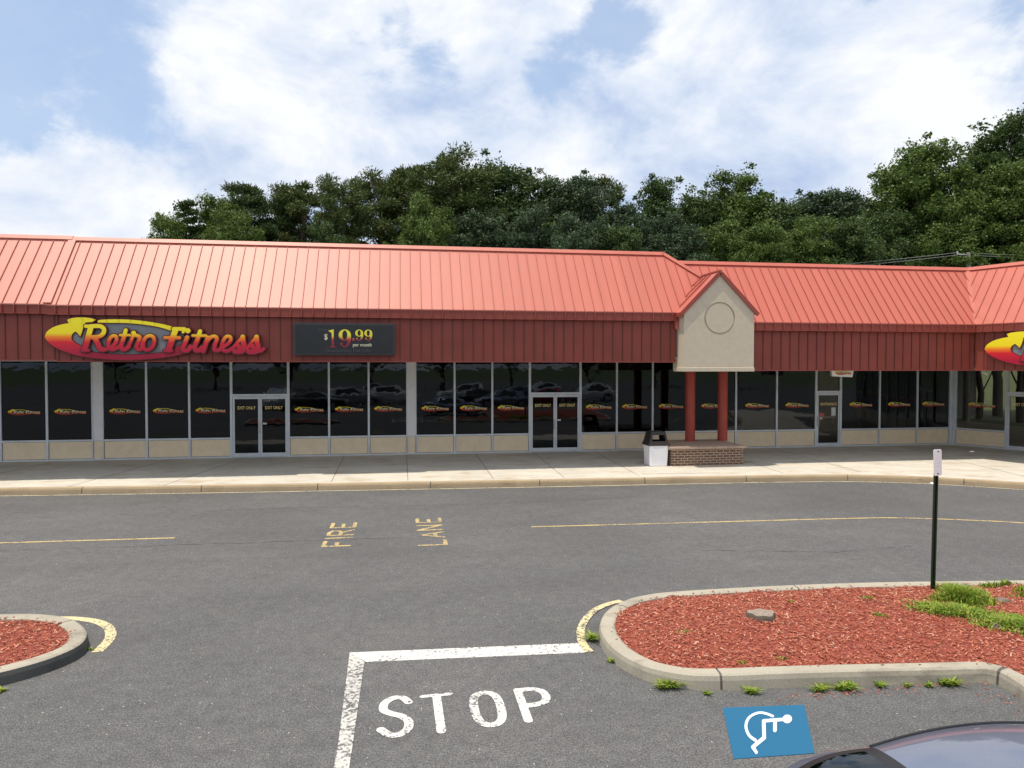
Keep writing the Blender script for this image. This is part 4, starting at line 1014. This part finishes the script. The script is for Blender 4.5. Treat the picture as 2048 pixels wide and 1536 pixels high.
b.add(q+[(x, y+.006, z) for x, y, z in q], [tuple(range(20)), tuple(range(20, 40))[::-1]]+[(i, (i+1) % 20, 20+(i+1) % 20, 20+i) for i in range(20)]); plate_ = b.build('sign_plate', 'sign_white', sp)
for txt, size, z in (('NO PARKING', .022, .062), ('FIRE', .026, -.005), ('ZONE', .026, -.05)):
    font_mesh(txt, size, lambda x, y, q_: (7.364+x, 8.829+x*.25, zc+z+y), xs=.62).build('faded_lettering', 'faded_red', plate_, fix=False)
b = MB()
for z in (.155, -.155): b.tube([(7.364, 8.838, zc+z), (7.364, 8.82, zc+z)], .008, 8)
b.build('bolt', 'dark_edge', plate_)

# utility pole and wires ----------------------------------------------------------
up_ = thing('utility_pole', (31.9, 36, 0), 'grey wooden utility pole rising behind the right roof corner', 'utility pole')
b = MB(); b.tube([(31.75, 36, 0), (31.75, 36, 9.75)], [.17, .11], 12); b.build('pole', 'wood_pole', up_)
b = MB(); b.bar((31.1, 36, 9.62), (31.75, 36, 9.58), .06, .06); b.tube([(31.05, 36, 9.62), (31.05, 36, 9.80)], .05, 8); b.build('insulator_arm', 'flashing_metal', up_)
for a, c in (((31.1, 36, 9.74), (20.0, 37, 8.65)), ((31.1, 36, 9.60), (20.0, 37, 8.5)), ((31.8, 36, 9.72), (42, 35, 9.62)), ((31.8, 36, 9.6), (42, 35, 9.45))):
    pts = [(a[0]+(c[0]-a[0])*t, a[1]+(c[1]-a[1])*t, a[2]+(c[2]-a[2])*t-.30*4*t*(1-t)*.25) for t in [k/10 for k in range(11)]]
    b = MB(); b.tube(pts, .011, 6); b.build('wire', 'wire_metal', up_)
# ------------------------------------------------------------------ cars
def lerp(a, b, t): return a+(b-a)*t
def make_car(paint, label, loc, rz, scale=1.0, group=None, suv=False, detail=True):
    car = thing('parked_car', loc, label, 'car', group, rz, True); car.scale = (scale,)*3
    dh = .22 if suv else 0
    St = [(-2.28, .60, .42, .82), (-2.18, .78, .32, .97), (-1.85, .88, .26, 1.0), (-1.2, .91, .22, .99), (0, .92, .2, .96), (.95, .91, .2, .96), (1.4, .90, .22, .92), (1.95, .86, .25, .82), (2.22, .74, .32, .70), (2.32, .52, .40, .58)]
    rows = []
    for x, w, zb, zt in [tuple(lerp(a[k], b[k], t) for k in range(4)) for a, b in zip(St, St[1:]) for t in (0, .5)]+[St[-1]]:
        zt += dh*.5; m_ = (zb+zt)/2
        half = [(0, zb), (w*.8, zb), (w*.95, zb+.06), (w, m_-.06), (w*.985, m_+.08), (w*.985, zt-.12), (w*.94, zt-.03), (w*.82, zt+.005), (w*.4, zt+.03), (0, zt+.035)]
        rows.append([(x, y, z) for y, z in half]+[(x, -y, z) for y, z in half[-2:0:-1]]+[(x, 0, half[0][1])])
    b = MB(); b.grid(rows); b.add(rows[0][:-1], [tuple(range(len(rows[0])-1))]); b.add(rows[-1][:-1], [tuple(range(len(rows[0])-1))[::-1]])
    body = b.build('body', paint, car, smooth=True)
    for x in (-1.38, 1.42):
        for s in (-1, 1):
            b = MB(); b.tube([(x, s*.70, .33), (x, s*.93, .33)], .33, 24); wh = b.build('wheel', 'rubber', car)
            b = MB(); b.tube([(x, s*.925, .33), (x, s*.938, .33)], [.21, .19], 16); b.build('rim', 'rim_metal', wh)
            b = MB(); n = 14; pts = [(x+.40*math.cos(math.pi*k/n), s*.916, .31+.40*math.sin(math.pi*k/n)) for k in range(n+1)]
            b.add(pts, [tuple(range(n+1))]); b.build('wheel_arch', 'black_plastic', body, fix=False)
    # greenhouse
    xr, xf, wr, wf = -1.0 if not suv else -1.75, .22, .50, .56
    def zroof(x, v):
        t = (x-(-.25))/.95
        return 1.445+dh-.050*min(1.6, t*t)-.035*v*v-.045*v**6
    def wroof(x): return lerp(wr, wf, min(1, (x-xr)/(xf-xr)*1.35))+.05*math.sin(math.pi*(x-xr)/(xf-xr))
    belt = lambda x: (.93+dh*.5) if x > 0 else (.97+dh*.5)
    roofS = lambda u, v: (lerp(xr, xf, u), v*wroof(lerp(xr, xf, u)), zroof(lerp(xr, xf, u), v))
    rb = -1.74 if not suv else -2.1
    def rearS(u, v):        # u 0 at roof, 1 at the base
        a = Vector(roofS(0, v)); c = Vector((rb+.14*v*v, v*.70, 1.0+dh*.5-.02*v*v)); p = a.lerp(c, u); p.z += .10*math.sin(math.pi*u)*(1-.3*v*v); p.x -= .03*math.sin(math.pi*u); p.y += v*.05*math.sin(math.pi*u*.5)*(1-u); return p
    def windS(u, v):
        a = Vector(roofS(1, v)); c = Vector((1.12-.16*v*v, v*.74, .97+dh*.5)); p = a.lerp(c, u); p.z += .06*math.sin(math.pi*u); return p
    def sideS(s):
        def f(u, v):        # u 0 rear .. 1 front, v 0 top .. 1 belt
            a = Vector(roofS(u, s)); r0 = rearS(v, s); w0 = windS(v, s)
            x = lerp(r0.x, w0.x, u); top = a; bot = Vector((x, s*(.845-.10*abs(u-.5)**2*4*.5), belt(x)-.02))
            e = lerp(r0, w0, u)
            k = math.sin(math.pi*u)**.5 if 0 < u < 1 else 0
            p = Vector((x, 0, lerp(a.z, bot.z, v))); p.y = lerp(e.y, lerp(a.y, bot.y, v), k); p.z = lerp(e.z, p.z, k); return p
        return f
    def patch(S, u0, u1, v0, v1, nu, nv, off=0.0):
        return [[Vector(S(lerp(u0, u1, i/nu), lerp(v0, v1, k/nv)))+Vector((0, 0, off)) for k in range(nv+1)] for i in range(nu+1)]
    b = MB(); b.grid(patch(roofS, 0, 1, -1, 1, 20, 24)); rf = b.build('roof', paint, car, smooth=True)
    for s in (-1, 1):
        b = MB(); v0, v1 = sorted((s*.86, s*1.0)); b.grid(patch(rearS, 0, 1, v0, v1, 14, 3)); b.grid(patch(windS, 0, 1, v0, v1, 10, 3))
        for u0, u1 in ((0, .16), (.90, 1)): b.grid(patch(sideS(s), u0, u1, 0, 1, 4, 10))
        b.grid(patch(sideS(s), .16, .90, 0, .10, 14, 2)); b.grid(patch(sideS(s), .16, .90, .93, 1, 14, 2))
        b.build('side_frame', paint, car, smooth=True)
    b = MB(); b.grid(patch(rearS, 0, .10, -.86, .86, 2, 20), 0)
    for v0, v1 in ((-.86, -.76), (.76, .86)): b.grid(patch(rearS, .10, 1, v0, v1, 12, 2), 0)
    b.build('glass_border', 'black_plastic', car, smooth=True, fix=False)
    b = MB(); b.grid(patch(windS, 0, .08, -.86, .86, 2, 20), 0); b.build('glass_border', 'black_plastic', car, smooth=True, fix=False)
    b = MB(); b.grid(patch(rearS, .10, .98, -.76, .76, 12, 16)); b.build('rear_window', 'rear_glass', car, smooth=True, fix=False)
    b = MB(); b.grid(patch(windS, .08, .97, -.86, .86, 12, 16)); b.build('windshield', 'rear_glass', car, smooth=True, fix=False)
    for s in (-1, 1):
        b = MB(); b.grid(patch(sideS(s), .16, .90, .10, .93, 14, 8)); b.build('side_window', 'car_glass', car, smooth=True, fix=False)
        pts = [Vector(roofS(u/16, s*.90))+Vector((0, 0, .004)) for u in range(17)]
        b = MB(); b.tube(pts, .009, 6); b.build('roof_trim', 'black_plastic', rf)
        b = MB(); b.add([(x, s*y, z) for x, y, z in ((.78, .88, 1.02+dh/2), (.98, .88, .98+dh/2), (1.0, 1.06, 1.0+dh/2), (.84, 1.08, 1.0+dh/2), (.78, .88, 1.14+dh/2), (.9, .88, 1.12+dh/2), (.92, 1.06, 1.13+dh/2), (.82, 1.08, 1.14+dh/2))],
                      [(0, 1, 2, 3), (4, 7, 6, 5), (0, 4, 5, 1), (1, 5, 6, 2), (2, 6, 7, 3), (3, 7, 4, 0)]); b.build('mirror', paint, car)
        b = MB(); b.box(-2.27, -2.2, s*.42, s*.74, .70+dh*.5, .86+dh*.5); b.build('tail_light', 'red_sticker', car)
        b = MB(); b.box(2.16, 2.27, s*.40, s*.70, .60+dh*.5, .70+dh*.5); b.build('headlight', 'sign_white', car)
    # shark fin antenna
    fx = xr+.10; z0 = zroof(fx, 0)
    b = MB(); sec = [(fx-.085, .004, .060), (fx-.06, .018, .055), (fx-.02, .024, .038), (fx+.04, .022, .018), (fx+.085, .008, .002)]
    b.grid([[(x, -w, z0-.006), (x, -w*.5, z0+h*.7), (x, 0, z0+h), (x, w*.5, z0+h*.7), (x, w, z0-.006)] for x, w, h in sec]); b.build('antenna_fin', 'black_plastic', car, smooth=True)
    # inside: shelf, seat backs, head rests
    b = MB(); b.box(-1.75, 1.0, -.66, .66, .80, .84); b.build('cabin_floor', 'seat_cloth', car)
    if detail:
        for x, ys in ((-.95, (-.36, 0, .36)), (.12, (-.36, .36))):
            for y in ys:
                b = MB()
                b.grid([[(x-.04+.02*math.cos(a), y+r*math.cos(a), 1.0+zz+.0*a) for a in [k*math.pi/8 for k in range(17)]] for r, zz in ((.0, .0),)]+[]) if False else None
                b.box(x-.12, x, y-.20, y+.20, .84, 1.13); b.box(x-.11, x-.03, y-.12, y+.12, 1.15, 1.27); b.build('seat', 'seat_cloth', car, bevel=.03)
    return car
make_car('car_paint_grey', 'glossy dark grey car cut by the lower right frame corner, beside the blue parking mark', (3.36, 3.0, 0), 0, .90)
# cars of the lot behind the camera, seen mirrored in the shop windows
fleet = [('car_paint_white', 'white SUV on the lot mirrored in the leftmost shop windows', -9.5, -6.5, 95, True), ('car_paint_black', 'black sedan mirrored in the glass left of the left doors', -6.2, -3.2, 10, False),
         ('car_paint_silver', 'silver SUV mirrored above the left pair of exit doors', -4.0, -9.5, -8, True), ('car_paint_white', 'white SUV mirrored right of the left exit doors', -.8, -13.5, -5, True),
         ('car_paint_silver', 'silver car mirrored at the top of the panes under the price board', -2.2, -22, 0, True), ('car_paint_white', 'white crossover mirrored right of the white pilaster', 5.6, -16, 175, True),
         ('car_paint_black', 'black car mirrored beneath the white crossover', 6.2, -10, 178, False), ('car_paint_grey', 'dark grey sedan mirrored in the middle panes', 8.0, -5.5, 175, False),
         ('car_paint_red', 'red car mirrored above the middle exit doors', 12.0, -9, 170, False), ('car_paint_blue', 'blue car mirrored in the pane left of the middle doors', 10.5, -15, 178, False),
         ('car_paint_white', 'white car mirrored between the doors and the red columns', 17.5, -14, 175, True), ('car_paint_white', 'white pickup sized SUV mirrored left of the bin', 14.5, -24, 170, True)]
for paint, lb, x, y, rz, suv in fleet: make_car(paint, lb, (x, y, 0), R(rz), 1.0, 'cars parked behind the camera', suv, False)

# ------------------------------------------------------------------ trees
def leaf_cloud(mb, c, rad, n, size, rs, flat=.75, up_bias=.25, needle=False):
    """leaf quads through a clump; denser towards the outside"""
    d = rs.normal(size=(n, 3)); d /= np.linalg.norm(d, axis=1)[:, None]
    d[:, 2] += up_bias*rs.uniform(0, 1, n); r = rad*(rs.uniform(.0, 1, n)**.42)
    lump_ = 1+.30*np.sin(d[:, 0]*5+c[0]*3)*np.cos(d[:, 1]*5+c[1]*2)+.15*np.sin(d[:, 2]*9+c[2])
    p = d*(r*lump_)[:, None]*np.array([1, 1, flat])+np.array(c)
    a = rs.normal(size=(n, 3))
    if needle: a = d*.9+rs.normal(size=(n, 3))*.55+np.array([0, 0, .35])
    else: a[:, 2] -= .25
    a /= np.linalg.norm(a, axis=1)[:, None]
    b = np.cross(a, d+rs.normal(size=(n, 3))*.6); b /= (np.linalg.norm(b, axis=1)[:, None]+1e-6)
    s = size*rs.uniform(.6, 1.3, n)
    L_ = a*(s*(.95 if needle else .6))[:, None]; W_ = b*(s*(.26 if needle else .36))[:, None]
    k = np.cross(a, b)*(s*.12)[:, None]
    V = np.stack([p-L_, p-W_+k, p+L_, p+W_+k], 1).reshape(-1, 3)
    mb[0].append(V)
def tree_meshes(kind, seed):
    rs = np.random.RandomState(seed); rnd = random.Random(seed); T = MB(); acc = [[]]
    def limb(p, q, r0, r1, k=4, sag=.0):
        pts = []
        for i in range(k+1):
            t = i/k; w = Vector((rnd.gauss(0, .08), rnd.gauss(0, .08), rnd.gauss(0, .05)))*(q-p).length*.35*math.sin(math.pi*t)
            pts.append(p.lerp(q, t)+w+Vector((0, 0, sag*math.sin(math.pi*t))))
        T.tube(pts, [lerp(r0, r1, i/k) for i in range(k+1)], 6, cap=False); return pts
    if kind == 'pine':
        H = 17; top = Vector((rnd.uniform(-.6, .6), rnd.uniform(-.6, .6), H-.7)); tr = limb(Vector((0, 0, -.1)), top, .30, .09, 8)
        nb = 38; ph = [rnd.uniform(0, 6.28) for _ in range(3)]
        for i in range(nb):
            f = .56+.43*((i+.5)/nb)**.95; k8 = f*8; base = Vector(tr[int(k8)]).lerp(Vector(tr[min(8, int(k8)+1)]), k8-int(k8))
            a = i*2.399+rnd.uniform(-.35, .35); u = (f-.56)/.43
            reach = 2.35*math.sqrt(max(.03, 1-((u-.42)/.62)**2))*(.82+.22*math.sin(2*a+ph[0])+.12*math.sin(3*a+5*u+ph[1]))*rnd.uniform(.6, 1.05)
            if u < .35: reach *= rnd.choice((.25, .6, 1.15))
            tip = base+Vector((math.cos(a)*reach, math.sin(a)*reach, rnd.uniform(.0, .6)))
            limb(base, tip, .07*(1.2-f)+.02, .015, 4, -.1)
            for t in ((.6, 1.0) if reach > 1.2 else (1.0,)):
                c = base.lerp(tip, t)+Vector((rnd.gauss(0, .12), rnd.gauss(0, .12), .1))
                leaf_cloud(acc, tuple(c), rnd.uniform(.50, .82), int(rnd.uniform(420, 600)), .12, rs, .66, .3, True)
        for _ in range(5):
            h = rnd.uniform(5, 9); a = rnd.uniform(0, 6.3); p = Vector(tr[int(h/17*8)]); limb(p, p+Vector((math.cos(a)*1.3, math.sin(a)*1.3, .3)), .03, .01, 3)
    elif kind == 'small_conifer':
        limb(Vector((0, 0, 0)), Vector((.1, 0, 14.2)), .14, .02, 6)
        for i in range(34):
            f = i/34; a = i*2.4; rr_ = 1.5*(1-f)+.2; z = 7+7*f; tip = Vector((math.cos(a)*rr_, math.sin(a)*rr_, z+.25)); limb(Vector((0, 0, z)), tip, .03, .01, 2)
            leaf_cloud(acc, tuple(tip*.85+Vector((0, 0, z*.15))), .36, 170, .16, rs, .5, .2, True)
    else:
        H = 15.5; W_ = 3.0 if kind != 'narrow' else 1.75
        tr = limb(Vector((0, 0, -.1)), Vector((rnd.uniform(-.4, .4), rnd.uniform(-.4, .4), H*.82)), .24, .06, 7)
        ends = []
        nl = 54 if kind != 'narrow' else 36
        ph = [rnd.uniform(0, 6.28) for _ in range(5)]
        for i in range(nl):
            f = (i+.5)/nl; z = 5+(H-5.8)*f**.85; a = i*2.399+rnd.uniform(-.3, .3)
            env = W_*math.sin(math.pi*min(1, .20+.80*(1-(z-4.4)/(H-4.0)))**.8 if z < H-.5 else .3)
            env = W_*max(.16, (1-((z-8.6)/(H-8.0))**2)) if z > 8.6 else W_*(.80+.2*(z-4)/4.6)
            env *= .82+.25*math.sin(2*a+ph[0])+.14*math.sin(3*a+z+ph[1])
            rr_ = env*rnd.uniform(.62, 1.05)
            base = Vector(tr[max(1, min(7, int((z-1.8)/(H*.82)*7)))])
            tip = Vector((math.cos(a)*rr_+base.x, math.sin(a)*rr_+base.y, z+rnd.uniform(-.3, .5)))
            limb(base, tip, .055, .012, 4, .1); ends.append(tip)
            n = int(rnd.uniform(470, 720)); leaf_cloud(acc, tuple(tip), rnd.uniform(.55, 1.0), n, .128, rs, .72, .35)
            m_ = base.lerp(tip, .62); leaf_cloud(acc, tuple(m_), rnd.uniform(.5, .85), 240, .13, rs, .8, .2)
            for _ in range(3):      # loose outlying sprays
                q = tip+Vector((rnd.gauss(0, .55), rnd.gauss(0, .55), rnd.gauss(.1, .35))); leaf_cloud(acc, tuple(q), rnd.uniform(.22, .4), 60, .15, rs, .8, .2)
    V = np.concatenate(acc[0]); n = len(V)//4
    me = bpy.data.meshes.new('crown'); me.vertices.add(len(V)); me.vertices.foreach_set('co', V.astype(np.float32).ravel())
    me.loops.add(n*4); me.loops.foreach_set('vertex_index', np.arange(n*4, dtype=np.int32)); me.polygons.add(n)
    me.polygons.foreach_set('loop_start', np.arange(n, dtype=np.int32)*4); me.polygons.foreach_set('loop_total', np.full(n, 4, dtype=np.int32)); me.update(calc_edges=True)
    tm = bpy.data.meshes.new('trunk'); tm.from_pydata(T.v, [], T.f)
    for p_ in tm.polygons: p_.use_smooth = True
    return me, tm
TREES = {}
def tree_mesh(kind, seed, leafmat):
    key = (kind, seed, leafmat)
    if key not in TREES:
        base = TREES.get((kind, seed))
        if base is None: base = TREES[(kind, seed)] = tree_meshes(kind, seed)
        me = base[0].copy() if base[0].materials else base[0]; me.materials.clear(); me.materials.append(MATS[leafmat])
        tm = base[1]
        if not tm.materials: tm.materials.append(MATS['pine_bark' if kind == 'pine' else 'bark'])
        TREES[key] = (me, tm)
    return TREES[key]
def tree(kind, seed, mat, x, y, h, w, rz, label, group=None, name=None):
    base_h = {'pine': 17.4, 'small_conifer': 14.5, 'broad': 15.9, 'narrow': 15.9}[kind]
    root = thing(name or {'pine': 'pine_tree', 'small_conifer': 'young_conifer'}.get(kind, 'broadleaf_tree'), (x, y, 0), label, 'tree', group, rz)
    s = h/base_h; root.scale = (s*w, s*w, s)
    me, tm = tree_mesh(kind, seed, mat)
    for nm, m_ in (('trunk', tm), ('crown', me)): o = bpy.data.objects.new(nm, m_); COL.objects.link(o); o.parent = root
    return root
# x, y, height, width factor
LG, LB, LBG, NO, NG = 'leaf_green', 'leaf_bright', 'leaf_blue_green', 'needle_olive', 'needle_green'
FOREST = [   # kind, variant, foliage, x, y, height, width factor, turn, label
    ('pine', 1, NG, -8.5, 43, 14.5, 1.15, 0, 'tall pine with dark green domed crown, third from the left end of the tree row'),
    ('pine', 2, NO, -5.8, 44, 14.9, 1.25, 67, 'broad olive pine with many bare limbs, right of the dark green domed pine'),
    ('pine', 3, NO, -3.5, 42, 14.4, 1.00, 134, 'olive pine with a sky gap beneath its crown, left of the taller pine pair'),
    ('pine', 4, NO, -1.7, 44, 15.5, 1.15, 201, 'olive pine, left half of the taller pine pair above the price board'),
    ('pine', 1, NO, 0.1, 45, 16.6, 1.10, 268, 'olive pine with rounded top, right half of the taller pine pair'),
    ('pine', 2, NO, 2.1, 46, 15.7, 0.95, 335, 'thin ragged pine just left of the tallest pine'),
    ('pine', 3, NO, 3.6, 43, 16.6, 1.30, 42, 'tallest pine of the row, brownish crown standing above the middle of the long roof'),
    ('pine', 4, NG, -7.6, 47, 14.6, 1.00, 109, 'shaded pine standing between the dark domed pine and the broad olive pine'),
    ('small_conifer', 1, NG, -11.5, 41, 12.6, 1.00, 176, 'small pointed conifer tip at the left end of the row'),
    ('broad', 11, LB, -12.2, 40, 11.8, 0.75, 243, 'loose light green tree at the very left end of the tree row'),
    ('broad', 12, LB, -10.4, 42, 13.0, 1.05, 310, 'wide bright green tree right of the small conifer tip'),
    ('broad', 13, LB, -8.8, 40, 12.2, 0.80, 17, 'bright green tree under the dark domed pine'),
    ('broad', 13, LB, 1.3, 39, 12.9, 0.90, 84, 'bright green low tree in front of the pines'),
    ('broad', 11, LG, 6.4, 45, 16.9, 1.10, 151, 'tall green broadleaf tree right of the tallest pine'),
    ('broad', 12, LG, 8.8, 44, 15.4, 1.00, 218, 'green tree left of the blue green domed tree'),
    ('broad', 13, LBG, 10.6, 43, 15.7, 1.00, 285, 'domed blue green tree above the seam of roof sections'),
    ('pine', 4, NO, 14.2, 48, 16.6, 0.90, 352, 'small round brownish pine top between two green trees'),
    ('narrow', 14, LG, 16.4, 44, 16.0, 1.00, 59, 'narrow upright tree rising to a point left of the gable block'),
    ('broad', 12, LBG, 14.0, 42, 13.5, 0.85, 126, 'dark tree left of the narrow pointed tree'),
    ('broad', 11, LG, 18.7, 43, 14.8, 1.00, 193, 'dark rounded tree directly above the gable peak'),
    ('broad', 12, LB, 21.8, 45, 16.5, 1.20, 260, 'wide domed light green tree right of the gable peak'),
    ('broad', 13, LG, 24.7, 44, 14.8, 1.05, 327, 'green tree in the dip right of the domed light green tree'),
    ('broad', 11, LBG, 28.7, 46, 16.2, 1.10, 34, 'pale blue green tree in the middle of the right group'),
    ('broad', 12, LBG, 31.0, 45, 15.8, 1.05, 101, 'blue green tree left of the big open oak'),
    ('broad', 13, LB, 32.1, 40, 17.8, 1.15, 168, 'big open crowned oak with sky gaps, left of the tallest tree at the right'),
    ('broad', 11, LG, 32.5, 43, 16.7, 0.90, 235, 'dark tree behind the left limbs of the open oak'),
    ('broad', 12, LG, 39.4, 42, 20.2, 1.10, 302, 'tallest tree at the right frame edge'),
    ('broad', 13, LBG, 38.3, 43, 16.8, 1.00, 9, 'shaded tree between the oak and the tallest right tree'),
    ('broad', 11, LB, 36.3, 37, 16.3, 1.00, 76, 'bright green tree in front of the tallest right tree'),
    ('broad', 12, LG, 43.4, 42, 20.0, 1.10, 143, 'large tree partly cut by the right frame edge'),
    ('broad', 12, LG, -4.0, 39, 11.1, 0.80, 210, 'low green tree at the roofline beneath the sky gap'),
    ('broad', 11, LBG, 4.1, 40, 12.4, 1.00, 277, 'dark low tree in front of the tallest pine'),
    ('broad', 12, LBG, 7.0, 39, 12.4, 1.00, 344, 'greyish green low tree in front, over the right part of the long roof'),
    ('broad', 13, LBG, 9.4, 38, 12.0, 1.00, 51, 'blue green bushy tree low in front of the domed tree'),
    ('broad', 11, LG, 11.8, 38, 11.6, 1.00, 118, 'low green tree beneath the small brownish pine top'),
    ('broad', 12, LBG, 14.9, 38, 12.0, 1.00, 185, 'low dark tree near the end of the long roof ridge'),
    ('broad', 13, LB, 17.9, 38, 12.0, 1.00, 252, 'low light green tree just above the gable peak'),
    ('broad', 11, LB, 19.9, 37, 11.7, 1.00, 319, 'low leafy tree over the right roof section'),
    ('broad', 12, LB, 23.2, 38, 12.2, 1.00, 26, 'low yellowish green tree over the middle of the right roof section'),
    ('broad', 13, LG, 25.8, 38, 12.2, 1.05, 93, 'low green tree left of the utility pole wires'),
    ('broad', 11, LG, 29.2, 39, 13.2, 1.10, 160, 'low dense tree left of the utility pole'),
    ('broad', 12, LB, 31.6, 38, 13.2, 1.05, 227, 'low dense light tree just left of the utility pole top'),
    ('broad', 13, LG, 36.2, 40, 13.9, 1.10, 294, 'low dense tree right above the utility pole'),
    ('broad', 11, LB, 36.2, 37, 12.5, 1.00, 1, 'low bright tree above the right wing roof'),
    ('broad', 13, LG, 7.5, 52, 15.9, 1.40, 68, 'deep shaded tree far behind the middle of the row'),
    ('broad', 11, LG, 20.6, 52, 16.2, 1.40, 135, 'deep shaded tree far behind the gable block'),
    ('broad', 12, LG, 28.0, 52, 16.3, 1.40, 202, 'deep shaded tree far behind the dip in the right group'),
    ('broad', 13, LG, 34.4, 52, 16.7, 1.40, 269, 'deep shaded tree far behind the right roof section'),
]
for k_, s_, m_, x, y, h, w, rz, lb in FOREST:
    tree(k_, s_, m_, x, y, h, w, R(rz), lb, 'trees behind the building')
# trees across the street behind the camera, mirrored faintly in the glass
for i, (x, y, h) in enumerate([(-38, -52, 11), (-27, -58, 12), (-16, -55, 10), (-5, -60, 12), (6, -56, 11), (17, -60, 12), (28, -54, 10), (40, -58, 12), (52, -54, 11)]):
    tree('broad', 11+i % 3, LG, x, y, h, 1.5, i*1.1, 'broadleaf tree across the lot behind the camera, only mirrored in the dark glass', 'trees behind the camera')


# tidy helper flags
for o in bpy.data.objects:
    if '_local' in o.keys(): del o['_local']
